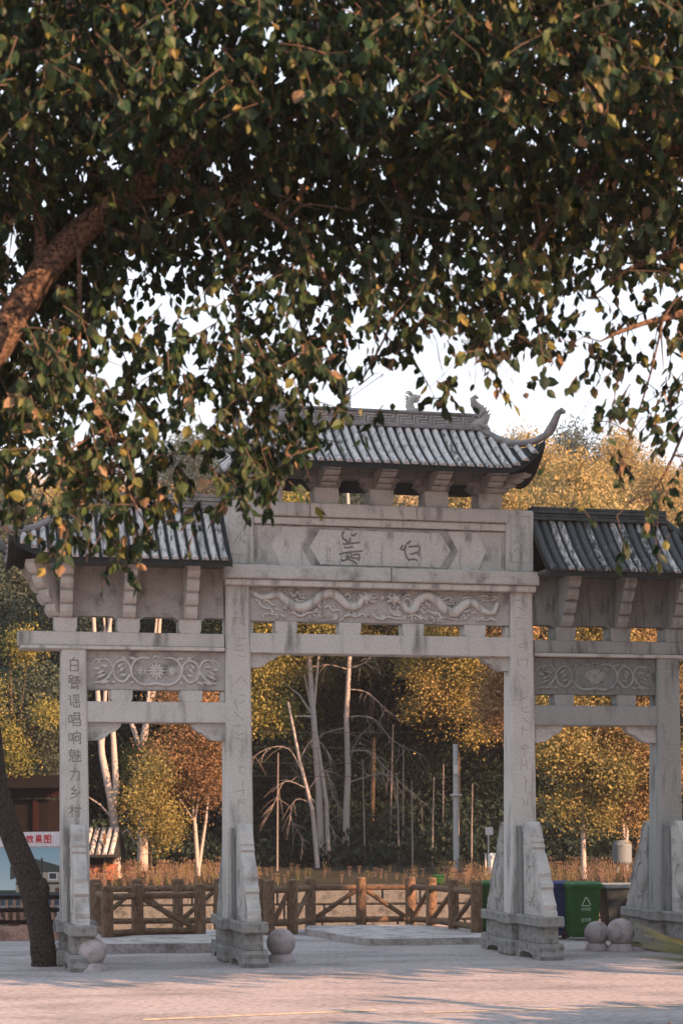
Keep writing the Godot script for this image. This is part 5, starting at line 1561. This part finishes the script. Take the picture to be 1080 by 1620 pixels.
	make_tree("olive_tree", "olive green tree filling the wood behind the bare trees", "tree", "", S.call(0.9, 54.5), [bent([Vector3(0, -0.2, 0), Vector3(0.1, 3.4, 0), Vector3(0, 5.0, 0), Vector3(0.1, 7.0, 0), Vector3(0.1, 9.0, 0)], 0.09, 0.03)], M.bark_brown, [[Vector3(-0.8, 7.4, 0), Vector3(1.2, 0.8, 1.0)], [Vector3(0.6, 8.0, 0), Vector3(1.2, 0.9, 1.0)], [Vector3(-0.3, 6.2, 0.2), Vector3(0.9, 0.6, 0.8)], [Vector3(0.9, 6.4, 0.1), Vector3(0.7, 0.5, 0.6)], [Vector3(-1.4, 5.6, 0.1), Vector3(0.6, 0.4, 0.5)], [Vector3(0.2, 9.4, 0), Vector3(1.5, 0.8, 1.1)]], 1300, fine, 0.7, 1.2, OLIVE, 645)
	# --- right opening
	make_tree("golden_tree", "golden brown tree with slim trunk in the right opening", "tree", "", S.call(6.1, 44.6), [bent([Vector3(0, -0.2, 0), Vector3(-0.05, 2.4, 0), Vector3(0.1, 5, 0), Vector3(0.1, 8.6, 0)], 0.065, 0.03)], M.bark_pale, [[Vector3(-0.5, 4.6, 0.2), Vector3(0.9, 0.9, 0.8)], [Vector3(0.5, 5.6, 0.2), Vector3(1.0, 0.9, 0.9)], [Vector3(-0.4, 3.2, 0.3), Vector3(0.7, 0.6, 0.7)], [Vector3(0.0, 7.0, 0), Vector3(1.3, 1.0, 1.0)], [Vector3(0.6, 2.6, 0.3), Vector3(0.6, 0.5, 0.6)], [Vector3(-0.45, 1.9, 0.3), Vector3(0.5, 0.45, 0.4)], [Vector3(0.35, 1.6, 0.2), Vector3(0.4, 0.35, 0.4)], [Vector3(0.2, 8.4, 0), Vector3(1.4, 1.0, 1.1)]], 1500, fine, 0.7, 1.2, DULL_GOLD, 622)
	make_tree("orange_tree", "rusty orange tree right of centre in the right opening", "tree", "", S.call(7.5, 45.2), [bent([Vector3(0, -0.2, 0), Vector3(0.1, 2.2, 0), Vector3(0.0, 4.6, 0), Vector3(0, 7.6, 0)], 0.09, 0.03)], M.bark_brown, [[Vector3(-0.3, 3.6, 0.2), Vector3(0.9, 0.8, 0.8)], [Vector3(0.4, 4.8, 0.2), Vector3(0.9, 0.8, 0.8)], [Vector3(-0.5, 5.8, 0.2), Vector3(1.0, 0.8, 0.8)], [Vector3(0.5, 2.6, 0.2), Vector3(0.7, 0.6, 0.6)], [Vector3(-0.3, 2.0, 0.2), Vector3(0.5, 0.5, 0.5)], [Vector3(0.2, 1.4, 0.2), Vector3(0.4, 0.35, 0.4)], [Vector3(0, 7.2, 0), Vector3(1.2, 0.9, 0.9)]], 1300, fine2, 0.7, 1.2, [Color(0.15, 0.10, 0.05), Color(0.26, 0.165, 0.075), Color(0.24, 0.18, 0.07), Color(0.14, 0.125, 0.05)], 623)
	make_tree("pale_trunk_tree", "leaning pale twin stem with few leaves behind the rubbish cart", "tree", "", S.call(7.55, 47.5), [bent([Vector3(0, -0.2, 0), Vector3(0.15, 1.6, 0), Vector3(0.45, 3.2, 0), Vector3(0.5, 5.2, 0)], 0.055, 0.02), bent([Vector3(0.1, -0.2, 0), Vector3(0.0, 1.2, 0), Vector3(-0.3, 2.4, 0), Vector3(-0.35, 4.6, 0)], 0.05, 0.02)], M.bark_pale, [[Vector3(0.4, 4.4, 0), Vector3(0.5, 0.5, 0.5)], [Vector3(-0.3, 4.9, 0), Vector3(0.5, 0.5, 0.5)]], 160, fine, 0.6, 1.0, YELLOW, 624)
	make_tree("golden_tree", "golden tree at the far right edge behind the right outer column", "tree", "", S.call(12.0, 58.0), [bent([Vector3(0, -0.2, 0), Vector3(0.1, 2.4, 0), Vector3(0, 8.0, 0)], 0.12, 0.03)], M.bark_brown, round_lumps(1.8, 8.5, 4.2, 8, 77), 1700, fine, 0.7, 1.2, DULL_GOLD, 625)
	# --- left opening
	make_tree("pale_trunk_tree", "pinkish pale trunk forking into two bare stems in the left opening", "tree", "", S.call(-5.85, 46.0), [bent([Vector3(0, -0.2, 0), Vector3(-0.02, 1.2, 0), Vector3(-0.12, 2.0, 0), Vector3(-0.35, 3.2, 0), Vector3(-0.45, 4.8, 0), Vector3(-0.6, 8, 0)], 0.15, 0.04), bent([Vector3(-0.1, 1.7, 0), Vector3(0.02, 2.4, 0.05), Vector3(-0.05, 3.6, 0), Vector3(-0.15, 5.2, 0), Vector3(-0.1, 8.2, 0)], 0.10, 0.04), bent([Vector3(-0.06, 1.5, 0), Vector3(-0.4, 1.9, 0.1), Vector3(-0.7, 2.1, 0.1)], 0.035, 0.015), bent([Vector3(0, 1.0, 0.05), Vector3(0.3, 1.25, 0.1), Vector3(0.5, 0.9, 0.1)], 0.05, 0.02)], M.bark_pale, [[Vector3(-0.5, 8.4, 0), Vector3(1.6, 1.1, 1.2)], [Vector3(0.4, 9.2, 0), Vector3(1.4, 1.0, 1.2)]], 600, fine, 0.7, 1.2, ORANGE, 630)
	make_tree("pale_trunk_tree", "grey trunk with wide forked limbs behind the left log fence", "tree", "", S.call(-5.45, 48.5), [bent([Vector3(0, -0.2, 0), Vector3(0.02, 1.6, 0), Vector3(0.0, 3.2, 0), Vector3(0.15, 4.2, 0), Vector3(0.4, 5.2, 0), Vector3(0.6, 8.0, 0)], 0.16, 0.04), bent([Vector3(0.02, 3.2, 0), Vector3(-0.3, 4.1, 0), Vector3(-0.7, 4.8, 0), Vector3(-1.0, 6.6, 0)], 0.08, 0.03)], M.bark_pale, [[Vector3(0.1, 3.0, 0.2), Vector3(0.55, 0.5, 0.5)], [Vector3(0.5, 2.3, 0.2), Vector3(0.5, 0.4, 0.5)], [Vector3(0.6, 8.6, 0), Vector3(1.6, 1.1, 1.2)]], 480, fine, 0.6, 1.1, YELLOW, 631)
	make_tree("orange_tree", "rusty golden small tree on branching stems left of the left inner column", "tree", "", S.call(-3.75, 46.5), [bent([Vector3(0, -0.2, 0), Vector3(-0.1, 1.4, 0), Vector3(-0.2, 2.6, 0), Vector3(-0.1, 4.2, 0)], 0.07, 0.02), bent([Vector3(0, 0.2, 0), Vector3(0.2, 1.5, 0), Vector3(0.35, 3.0, 0)], 0.05, 0.02)], M.bark_pale, [[Vector3(-0.5, 3.0, 0.1), Vector3(0.8, 0.7, 0.7)], [Vector3(0.3, 3.6, 0.1), Vector3(0.8, 0.8, 0.7)], [Vector3(0.2, 2.3, 0.1), Vector3(0.6, 0.6, 0.6)], [Vector3(-0.7, 2.2, 0.1), Vector3(0.6, 0.5, 0.5)], [Vector3(-0.2, 4.5, 0), Vector3(0.9, 0.6, 0.7)]], 760, fine2, 0.65, 1.05, [Color(0.13, 0.085, 0.045), Color(0.22, 0.125, 0.065), Color(0.25, 0.16, 0.075), Color(0.12, 0.10, 0.045)], 632)
	make_tree("yellow_shrub", "olive yellow shrub low between the grey trunk and left log fence", "shrub", "", S.call(-4.9, 45.5), [bent([Vector3(0, -0.2, 0), Vector3(0, 1.6, 0)], 0.05, 0.02)], M.bark_brown, [[Vector3(-0.2, 2.0, 0), Vector3(0.5, 0.5, 0.5)], [Vector3(0.3, 1.4, 0), Vector3(0.4, 0.35, 0.4)], [Vector3(0.1, 2.7, 0), Vector3(0.35, 0.3, 0.35)]], 230, fine2, 0.6, 1.1, DULL_GOLD, 633)
	make_tree("yellow_shrub", "yellow leaved young tree left of the left outer column", "tree", "", S.call(-8.4, 45.0), [bent([Vector3(0, -0.2, 0), Vector3(0.1, 2.4, 0), Vector3(0, 6, 0)], 0.09, 0.02)], M.bark_brown, [[Vector3(0.2, 3.4, 0.2), Vector3(0.4, 0.7, 0.4)], [Vector3(-0.3, 4.6, 0.2), Vector3(0.5, 0.5, 0.5)], [Vector3(0.8, 4.2, 0.2), Vector3(0.7, 0.2, 0.4)], [Vector3(0.5, 6.0, 0), Vector3(0.6, 0.4, 0.5)]], 170, fine, 0.6, 0.95, YELLOW, 634)
	make_tree("evergreen_tree", "dark bluish evergreen at the left edge beside the left side roof", "tree", "", S.call(-9.6, 52.0), [bent([Vector3(0, -0.2, 0), Vector3(0, 9.0, 0)], 0.2, 0.04)], M.bark_brown, round_lumps(2.0, 10.5, 5.2, 11, 79), 2400, fine, 0.8, 1.3, TEAL, 635)
	make_tree("evergreen_tree", "dark evergreen standing behind the left opening", "tree", "", S.call(-4.6, 56.0), [bent([Vector3(0, -0.2, 0), Vector3(0, 9.0, 0)], 0.2, 0.04)], M.bark_brown, round_lumps(0.6, 9.5, 6.2, 12, 80), 2600, fine, 0.9, 1.4, DEEP, 636)
	make_tree("evergreen_tree", "dark evergreen standing behind the middle opening", "tree", "", S.call(0.9, 57.5), [bent([Vector3(0, -0.2, 0), Vector3(0, 9.0, 0)], 0.2, 0.04)], M.bark_brown, round_lumps(0.4, 9.8, 6.4, 12, 81), 2800, fine, 0.9, 1.4, DEEP, 637)
	make_tree("evergreen_tree", "dark evergreen standing behind the right opening", "tree", "", S.call(6.4, 57.0), [bent([Vector3(0, -0.2, 0), Vector3(0, 9.0, 0)], 0.2, 0.04)], M.bark_brown, round_lumps(0.4, 9.0, 6.2, 12, 82), 2600, fine, 0.9, 1.4, DEEP, 638)
	make_tree("evergreen_tree", "dark low evergreen between the middle trees and the golden tree", "tree", "", S.call(3.6, 58.5), [bent([Vector3(0, -0.2, 0), Vector3(0, 7.0, 0)], 0.2, 0.04)], M.bark_brown, round_lumps(0.2, 7.2, 5.6, 11, 83), 2400, fine, 0.9, 1.4, DEEP, 639)
	make_tree("evergreen_tree", "dark evergreen behind the left inner column", "tree", "", S.call(-1.9, 58.0), [bent([Vector3(0, -0.2, 0), Vector3(0, 7.0, 0)], 0.2, 0.04)], M.bark_brown, round_lumps(0.2, 7.6, 5.8, 11, 84), 2400, fine, 0.9, 1.4, DEEP, 640)
	make_tree("evergreen_tree", "dark evergreen behind the dark timber hall", "tree", "", S.call(-8.6, 57.0), [bent([Vector3(0, -0.2, 0), Vector3(0, 8.0, 0)], 0.2, 0.04)], M.bark_brown, round_lumps(0.2, 9.0, 6.0, 11, 85), 2400, fine, 0.9, 1.4, DEEP, 641)
	for k in 3:
		make_tree("evergreen_tree", ["dark evergreen at the right edge of the wood, nearest the stream", "dark evergreen at the right edge of the wood, outermost", "dark evergreen at the right edge of the wood, deepest in the trees"][k], "tree", "", S.call([14.5, 16.8, 14.2][k], [57.0, 55.5, 60.0][k]), [bent([Vector3(0, -0.2, 0), Vector3(0, 10.5, 0)], 0.22, 0.05)], M.bark_brown, round_lumps(0.8, 11.5, 6.4, 14, 90 + k), 3200, fine, 1.0, 1.5, DEEP, 650 + k)

func undergrowth() -> void:
	var c := leaf_clump(51, 18, 0.2, 0.6, 0.5)
	var r := RandomNumberGenerator.new(); r.seed = 99
	var xfs := []; var cols := []
	for i in 5200:
		var x := r.randf_range(-13, 15); var d := r.randf_range(49.5, 62.0)
		var s := r.randf_range(0.7, 1.3)
		xfs.append(Transform3D(Basis(Vector3(r.randfn(), r.randfn(), r.randfn()).normalized(), r.randf() * TAU).scaled(Vector3(s, s, s)), on_land(x, d) + Vector3.UP * r.randf() * clampf((d - 49.0) * 0.3, 0.3, 2.4)))
		var k: Color = DEEP[r.randi() % 4]
		cols.append(k * r.randf_range(0.6, 1.3))
	var u := swarm("undergrowth", c, M.bush, xfs, cols, self)
	tag(u, "dark green undergrowth filling the wood behind the trunks", "undergrowth")

# trees out of the frame on the right that keep the gate in shade
func build_shade_trees(az: float) -> void:
	var toward := Vector3(sin(az), 0, cos(az))
	var across := Vector3(-cos(az), 0, sin(az))
	var clump := leaf_clump(21, 26, 0.34, 1.0, 0.6)
	var place := func(s: float, q: float) -> Vector3: return toward * s + across * q
	var put := func(label: String, s: float, q: float, h: float, lumps: Array, n: int, sd: int) -> void:
		make_tree("roadside_tree", label, "tree", "", place.call(s, q), [bent([Vector3(0, -0.1, 0), Vector3(0.1, h * 0.4, 0), Vector3(0, h * 0.9, 0)], 0.24, 0.06)], M.bark_brown, lumps, n, clump, 0.8, 1.3, OLIVE, sd)
	# crown in metres: x along «across», y up
	var big := []
	for iy in 5:
		for ix in 4:
			big.append([across * (-4.0 + 2.65 * ix + 0.4 * (iy % 2)) + Vector3.UP * (lerpf([5.4, 6.4, 7.0, 8.0][ix], 14.6, iy / 4.0)) + toward * (0.8 * ((ix + iy) % 2)), Vector3(1.75, 1.55, 1.75)])
	put.call("tall dense roadside tree right of the gate, out of the picture", 14.0, 0.0, 14.5, big, 5600, 701)
	var low := []
	for ix in 6: low.append([across * (-2.6 + 1.05 * ix) + Vector3.UP * 0.9, Vector3(0.7, 0.9, 0.7)])
	put.call("low clipped roadside hedge bush beside the road, right of the picture", 14.0, 7.5, 1.6, low, 1300, 703)

# ---------------------------------------------------------------- foreground canopy
func build_foreground_trees() -> void:
	# leaning trunk beside the left outer column
	var fine := leaf_clump(41, 20, 0.16, 0.6, 0.5)
	var lt := make_tree("leaning_tree", "dark rough barked tree leaning left beside the left outer column", "tree", "", Vector3(-4.58, 0, 1.3), [
		[[Vector3(0.11, -0.05, 0), Vector3(0.095, 0.12, 0), Vector3(0.06, 0.45, 0), Vector3(0.0, 0.83, 0), Vector3(-0.14, 1.38, 0), Vector3(-0.36, 1.93, 0), Vector3(-0.48, 2.24, 0), Vector3(-0.62, 2.9, 0), Vector3(-0.69, 3.58, 0), Vector3(-1.0, 5.0, 0), Vector3(-1.5, 6.6, -0.2), Vector3(-1.7, 8.0, -0.3)], [0.23, 0.195, 0.19, 0.20, 0.195, 0.18, 0.172, 0.165, 0.16, 0.15, 0.11, 0.05]]], M.bark_dark, [[Vector3(-2.2, 7.6, 0), Vector3(1.6, 1.1, 1.5)], [Vector3(-3.4, 6.6, 0.3), Vector3(1.4, 1.0, 1.3)], [Vector3(-1.4, 8.9, -0.3), Vector3(1.5, 1.0, 1.4)], [Vector3(-3.0, 8.8, -0.2), Vector3(1.5, 1.0, 1.3)]], 1500, fine, 0.7, 1.2, OLIVE, 801)
	# burl and ridges on the trunk
	var bg := Geo.new()
	bg.ball(Vector3(0.09, 1.12, 0.06), Vector3(0.10, 0.22, 0.12), 10, 7)
	bg.ball(Vector3(-0.01, 0.30, 0.10), Vector3(0.10, 0.34, 0.10), 10, 7)
	bg.ball(Vector3(0.18, 0.22, 0.08), Vector3(0.10, 0.26, 0.10), 10, 7)
	bg.ball(Vector3(-0.46, 1.98, 0.08), Vector3(0.07, 0.13, 0.12), 10, 7)
	part("burl", bg, M.bark_dark, lt)
	canopy()
	# blades of a low palm and a dry twig that reach in at the lower right, close to the eye
	var palm := thing("palm_plant", "narrow blurred palm blades reaching in at the lower right edge", "plant", Vector3(1.40, 0, 22.2))
	var g := Geo.new()
	g.tube([Vector3(0.1, 0, 0), Vector3(0.05, 0.9, 0), Vector3(-0.12, 1.55, 0)], [0.05, 0.035, 0.02], 7)
	part("stem", g, M.bark_brown, palm)
	for k in 9:
		g = Geo.new()
		var a := -0.55 + k * 0.16
		leaf_faces(g, Vector3(-0.10 + 0.03 * k, 1.60 + 0.01 * k, 0.03 * (k % 3)), Vector3(-cos(a), -sin(a) * 0.6 - 0.1, 0.15 * ((k % 3) - 1)).normalized(), Vector3(0.1, 0.5, 0.8).normalized(), 0.50 - 0.03 * absf(k - 4), 0.035, 0.4, 0.15)
		part("blade", g, M.leaf_one[2 if k % 3 == 0 else 1], palm)
	var tw := thing("dry_twig", "blurred brown dead stalk in the bottom right corner", "twig", Vector3(1.20, 0, 21.6))
	g = Geo.new()
	g.tube([Vector3(0.15, 0, 0), Vector3(0.12, 0.7, 0), Vector3(0.02, 1.25, 0), Vector3(-0.02, 1.33, 0), Vector3(-0.10, 1.26, 0.05)], [0.02, 0.018, 0.014, 0.012, 0.006], 6)
	part("stalk", g, M.bark_warm, tw)

# leaf density of the hanging canopy over a 0.214 m grid on the plane 10 m from the eye; rows run down from y = 5.66 m, columns from x = -1.93 m
const CANOPY := ["999979974667888788", "999856656788787668", "998366677888998857", "997468888888897447", "898788899723642546", "898778998302310347", "898888993010100246", "899877971000000146", "578753200000000143", "034200000000000021"]
const COVER := [0.0, 1.5, 3.5, 7.0, 11.0, 17.0, 25.0, 37.0, 54.0, 84.0]

func canopy() -> void:
	var r := RandomNumberGenerator.new(); r.seed = 4242
	var left := thing("canopy_tree", "spreading broadleaf tree with drooping branches, entering from the left and overhead", "tree", Vector3(-3.6, 0, 17.6))
	var right := thing("canopy_tree", "yellowing broadleaf tree with hanging sprays, entering from the right edge", "tree", Vector3(3.7, 0, 17.2))
	# limbs in world metres: x, y, z
	var limbs := [
		[left, [Vector3(-3.6, -0.1, 17.6), Vector3(-3.5, 1.6, 17.6), Vector3(-3.1, 3.0, 17.8), Vector3(-2.55, 3.9, 17.9), Vector3(-1.95, 4.75, 18.0), Vector3(-1.70, 5.15, 18.0), Vector3(-1.46, 5.42, 18.0), Vector3(-1.2, 5.62, 18.0), Vector3(-0.9, 5.86, 18.0), Vector3(-0.5, 6.06, 17.9), Vector3(-0.05, 6.22, 17.8), Vector3(0.5, 6.3, 17.7), Vector3(1.1, 6.2, 17.7)], [0.24, 0.2, 0.16, 0.12, 0.092, 0.085, 0.078, 0.066, 0.052, 0.042, 0.034, 0.024, 0.01]],
		[left, [Vector3(-1.70, 5.13, 18.0), Vector3(-1.67, 5.35, 18.02), Vector3(-1.69, 5.6, 18.05), Vector3(-1.72, 6.2, 18.1), Vector3(-1.6, 7.0, 18.2)], [0.04, 0.034, 0.028, 0.022, 0.012]],
		[left, [Vector3(-3.1, 3.0, 17.8), Vector3(-3.0, 4.8, 17.4), Vector3(-2.4, 6.4, 17.2), Vector3(-1.2, 7.3, 17.0), Vector3(0.4, 7.6, 16.9), Vector3(1.8, 7.5, 16.8)], [0.15, 0.13, 0.11, 0.085, 0.06, 0.03]],
		[left, [Vector3(-3.0, 4.8, 17.4), Vector3(-3.2, 6.4, 18.4), Vector3(-2.2, 7.4, 19.3), Vector3(-0.6, 7.4, 19.8), Vector3(0.9, 7.2, 20.0)], [0.11, 0.09, 0.07, 0.05, 0.02]],
		[left, [Vector3(-1.2, 5.62, 18.0), Vector3(-0.75, 5.62, 18.1), Vector3(-0.3, 5.4, 18.2), Vector3(-0.05, 5.05, 18.2), Vector3(0.05, 4.7, 18.2)], [0.03, 0.024, 0.018, 0.012, 0.006]],
		[left, [Vector3(-1.46, 5.42, 18.0), Vector3(-1.44, 5.1, 18.1), Vector3(-1.43, 4.6, 18.15), Vector3(-1.27, 4.28, 18.2), Vector3(-1.2, 4.0, 18.2), Vector3(-1.05, 3.7, 18.2)], [0.016, 0.014, 0.011, 0.009, 0.007, 0.004]],
		[left, [Vector3(-0.9, 5.86, 18.0), Vector3(-0.62, 5.3, 18.1), Vector3(-0.56, 4.9, 18.1), Vector3(-0.52, 4.5, 18.1), Vector3(-0.35, 4.2, 18.1)], [0.016, 0.013, 0.010, 0.007, 0.004]],
		[left, [Vector3(-0.05, 6.22, 17.8), Vector3(0.3, 5.8, 17.9), Vector3(0.42, 5.3, 17.9), Vector3(0.3, 4.9, 18.0), Vector3(0.12, 4.55, 18.0)], [0.018, 0.015, 0.011, 0.008, 0.004]],
		[left, [Vector3(-1.27, 4.28, 18.2), Vector3(-1.5, 4.1, 18.3), Vector3(-1.55, 3.85, 18.3)], [0.008, 0.006, 0.003]],
		[right, [Vector3(3.7, -0.1, 17.2), Vector3(3.6, 2.2, 17.2), Vector3(3.2, 3.9, 17.3), Vector3(2.7, 5.2, 17.4), Vector3(2.0, 6.1, 17.5), Vector3(1.4, 6.5, 17.6), Vector3(0.8, 6.9, 17.8)], [0.22, 0.19, 0.16, 0.12, 0.08, 0.05, 0.02]],
		[right, [Vector3(3.2, 3.9, 17.3), Vector3(2.6, 4.55, 17.8), Vector3(2.05, 4.86, 18.2), Vector3(1.78, 4.83, 18.3), Vector3(1.55, 4.74, 18.4), Vector3(1.42, 4.68, 18.4)], [0.07, 0.045, 0.025, 0.018, 0.012, 0.005]],
		[right, [Vector3(2.0, 6.1, 17.5), Vector3(1.5, 5.85, 17.8), Vector3(1.15, 5.4, 18.0), Vector3(0.95, 5.0, 18.0), Vector3(0.78, 4.7, 18.0)], [0.035, 0.026, 0.018, 0.01, 0.004]],
		[right, [Vector3(2.7, 5.2, 17.4), Vector3(2.1, 5.3, 17.9), Vector3(1.7, 5.2, 18.1), Vector3(1.4, 5.0, 18.1)], [0.035, 0.025, 0.015, 0.006]],
		[right, [Vector3(1.78, 4.83, 18.3), Vector3(1.7, 4.5, 18.3), Vector3(1.6, 4.2, 18.3), Vector3(1.52, 3.95, 18.3)], [0.008, 0.006, 0.004, 0.002]],
		[right, [Vector3(2.05, 4.86, 18.2), Vector3(2.0, 4.5, 18.2), Vector3(1.85, 4.1, 18.2), Vector3(1.74, 3.9, 18.2)], [0.016, 0.012, 0.008, 0.004]],
		[right, [Vector3(2.7, 5.2, 17.4), Vector3(2.8, 6.6, 17.0), Vector3(2.2, 7.6, 17.6), Vector3(1.2, 8.0, 18.4)], [0.09, 0.07, 0.05, 0.02]],
	]
	var first := {}
	var nodes := []
	for l in limbs:
		var pts := []
		for p in l[1]: pts.append(p - l[0].position)
		var c := []; var rr := []
		for i in pts.size() - 1:
			for k in 4:
				c.append(pts[i].cubic_interpolate(pts[i + 1], pts[max(i - 1, 0)], pts[min(i + 2, pts.size() - 1)], k / 4.0))
				rr.append(lerpf(l[2][i], l[2][i + 1], k / 4.0) * r.randf_range(0.94, 1.06))
		c.append(pts[pts.size() - 1]); rr.append(l[2][l[2].size() - 1])
		var g := Geo.new()
		g.tube(c, rr, 9)
		part("branch" if first.has(l[0]) else "trunk", g, M.bark_warm, l[0])
		first[l[0]] = true
		for i in range(6, c.size(), 2): nodes.append([l[0], c[i] + l[0].position, rr[i]])
	var leaves := {left: [], right: []}
	var twigs := {left: Geo.new(), right: Geo.new()}
	var spray := func(at: Vector3, tree: Node3D, count: int, len: float) -> void:
		# one twig with alternate hanging leaves
		var dir := Vector3(r.randfn() * 0.7, -0.55 + r.randfn() * 0.45, r.randfn() * 0.7).normalized()
		var a := at - dir * len * 0.5
		var b := at + Vector3(0, -0.015, 0)
		var c := at + dir * len * 0.5 + Vector3(0, -len * 0.2, 0)
		var base := tree.position
		twigs[tree].tube([a - base, b - base, c - base], [0.0045, 0.0035, 0.0015], 3)
		for k in count:
			var t := (k + r.randf()) / count
			var p := a.lerp(b, t * 2.0) if t < 0.5 else b.lerp(c, t * 2.0 - 1.0)
			var d := (Vector3(r.randfn() * 0.55, -1.0 + r.randfn() * 0.45, r.randfn() * 0.55) + dir * 0.35).normalized()
			var s := d.cross(Vector3(r.randfn(), r.randfn() * 0.3, r.randfn())).normalized()
			var size := r.randf_range(0.048, 0.092)
			leaves[tree].append([p, d, s, size])
	for row in range(-14, 10):
		for col in range(-4, 23):
			var inside := row >= 0 and col >= 0 and col < 18
			var x0 := -1.93 + 0.214 * (col + 0.5)
			var y0 := 5.66 - 0.214 * (row + 0.5)
			var k := 9
			if inside: k = int(CANOPY[row][col])
			elif row >= 0:
				k = maxi(0, int(CANOPY[row][0 if col < 0 else 17]) - (1 if col < 0 else 0))
				if col < -2 or col > 20: k = maxi(0, k - 2)
			var deep := row < 0
			var n: float = COVER[k]
			if deep: n = 185.0 if row > -7 else 70.0
			n *= 1.35
			if inside and k > 1 and k < 8: n *= 0.3 if r.randf() < 0.42 else 1.5
			var tw := int(floor(n / 8.0 + r.randf()))
			var tree: Node3D = left if x0 + r.randfn() * 0.25 < 0.75 else right
			for i in tw:
				var z := 18.0 + r.randf_range(-0.55, 0.55)
				if deep: z = 17.9 + r.randf_range(-1.9, 1.6)
				var p := Vector3(x0 + r.randf_range(-0.14, 0.14), y0 + r.randf_range(-0.13, 0.13), z)
				var bare := p.x < -1.3 and p.y > 4.5 and absf((p.y - 4.75) - (p.x + 1.95) * 1.42) < 0.34
				if bare: p.z = 17.9 - r.randf_range(0.25, 0.6)
				spray.call(p, tree, 8, r.randf_range(0.16, 0.34))
			if tw == 0 and n > 0.0 and r.randf() < n / 8.0:
				spray.call(Vector3(x0, y0, 18.0), tree, int(n) + 1, 0.18)
			# a thin branch from the nearest limb above
			if k > 1 and r.randf() < (0.6 if not deep else 0.25):
				var p := Vector3(x0, y0 - 0.1, 18.0 + r.randf_range(-0.3, 0.3))
				var best := -1; var bd := 1e9
				for i in nodes.size():
					if nodes[i][0] != tree: continue
					var q: Vector3 = nodes[i][1]
					var dd := q.distance_to(p) + maxf(0.0, p.y - q.y) * 0.8
					if dd < bd: bd = dd; best = i
				if best >= 0 and bd < 1.6:
					var q: Vector3 = nodes[best][1]
					var m := q.lerp(p, 0.5) + Vector3(r.randfn() * 0.08, 0.06 + r.randf() * 0.1, r.randfn() * 0.08)
					var base := tree.position
					var w := clampf(nodes[best][2] * 0.5, 0.004, 0.009)
					twigs[tree].tube([q - base, q.lerp(m, 0.6) + Vector3(0, 0.03, 0) - base, m - base, p.lerp(m, 0.4) - base, p - base], [w, w * 0.9, w * 0.7, w * 0.5, 0.002], 4)
	# bare hanging twigs in the gap over the main roof
	for q in [[0.32, 5.05, 0.38, 4.42], [0.45, 5.0, 0.58, 4.5], [0.85, 4.9, 0.72, 4.46], [0.62, 4.98, 0.80, 4.52], [1.0, 4.8, 1.24, 4.62], [0.9, 4.85, 0.98, 4.4], [1.5, 4.7, 1.34, 4.2], [0.75, 4.95, 0.66, 4.55], [0.5, 4.95, 0.26, 4.55]]:
		for e in 3:
			var a := Vector3(q[0] + r.randfn() * 0.04, q[1], 18.1); var b := Vector3(q[2] + r.randfn() * 0.08, q[3] + r.randfn() * 0.06, 18.1 + r.randfn() * 0.1)
			var m := a.lerp(b, 0.5) + Vector3(r.randfn() * 0.05, 0.02, 0.03)
			var tr: Node3D = right
			twigs[tr].tube([a - tr.position, m - tr.position, b - tr.position], [0.003, 0.0022, 0.001], 3)
			if e == 0: leaves[tr].append([b, Vector3(r.randfn() * 0.3, -1, r.randfn() * 0.3).normalized(), Vector3(1, 0.1, r.randfn()).normalized(), 0.06])
	# leaf shapes
	var shapes := []
	for v in 3:
		var g := Geo.new()
		leaf_faces(g, Vector3.ZERO, Vector3(0, -1, 0), Vector3(1, 0, 0), 1.0, [0.66, 0.58, 0.74][v], [0.35, 0.6, 0.2][v], [0.12, 0.25, -0.1][v])
		shapes.append(g.mesh())
	for tree in [left, right]:
		part("twigs", twigs[tree], M.twig, tree).set_meta("kind", "stuff")
		var all: Array = leaves[tree]
		var order := []
		for i in all.size():
			var p: Vector3 = all[i][0]
			var d := 28.0 - p.z
			var px := p.x / d; var py := (p.y - 2.05) / d
			var seen := absf(px) < 0.187 and py < 0.46 and py > -0.1
			order.append([(d if seen else 100.0 + d) - all[i][3] * 8.0 + (0.0 if py < 0.36 else 2.0), i])
		order.sort_custom(func(a, b): return a[0] < b[0])
		var xf := [[], [], []]; var cl := [[], [], []]
		for j in order.size():
			var q: Array = all[order[j][1]]
			var p: Vector3 = q[0]
			var d: Vector3 = q[1]; var s: Vector3 = q[2]; var l: float = q[3]
			var t := Transform3D(Basis(s * l, -d * l, s.cross(-d) * l), p - tree.position)
			var warm := 0.07 if tree == left else 0.18
			if p.y < 4.4 and tree == left and p.x < -0.6: warm = 0.20
			if p.y > 6.4 and p.x > 0.9: warm = 0.34
			var u := r.randf()
			var k := 0 if u < 0.40 else 1 if u < 0.78 else 2
			if r.randf() < warm: k = 3 if r.randf() < 0.6 else 4 if r.randf() < 0.6 else 5
			var sh := r.randi() % 3
			if j < 300:
				var o := part("leaf", shapes[sh], M.leaf_one[k], tree)
				o.transform = t
			else:
				var c: Color = M.leaf_one[k].albedo_color.srgb_to_linear()
				var v := r.randf_range(0.75, 1.3)
				xf[sh].append(t); cl[sh].append(Color(c.r * v, c.g * v, c.b * v))
		for sh in 3: swarm("leaves", shapes[sh], M.leaf, xf[sh], cl[sh], tree)
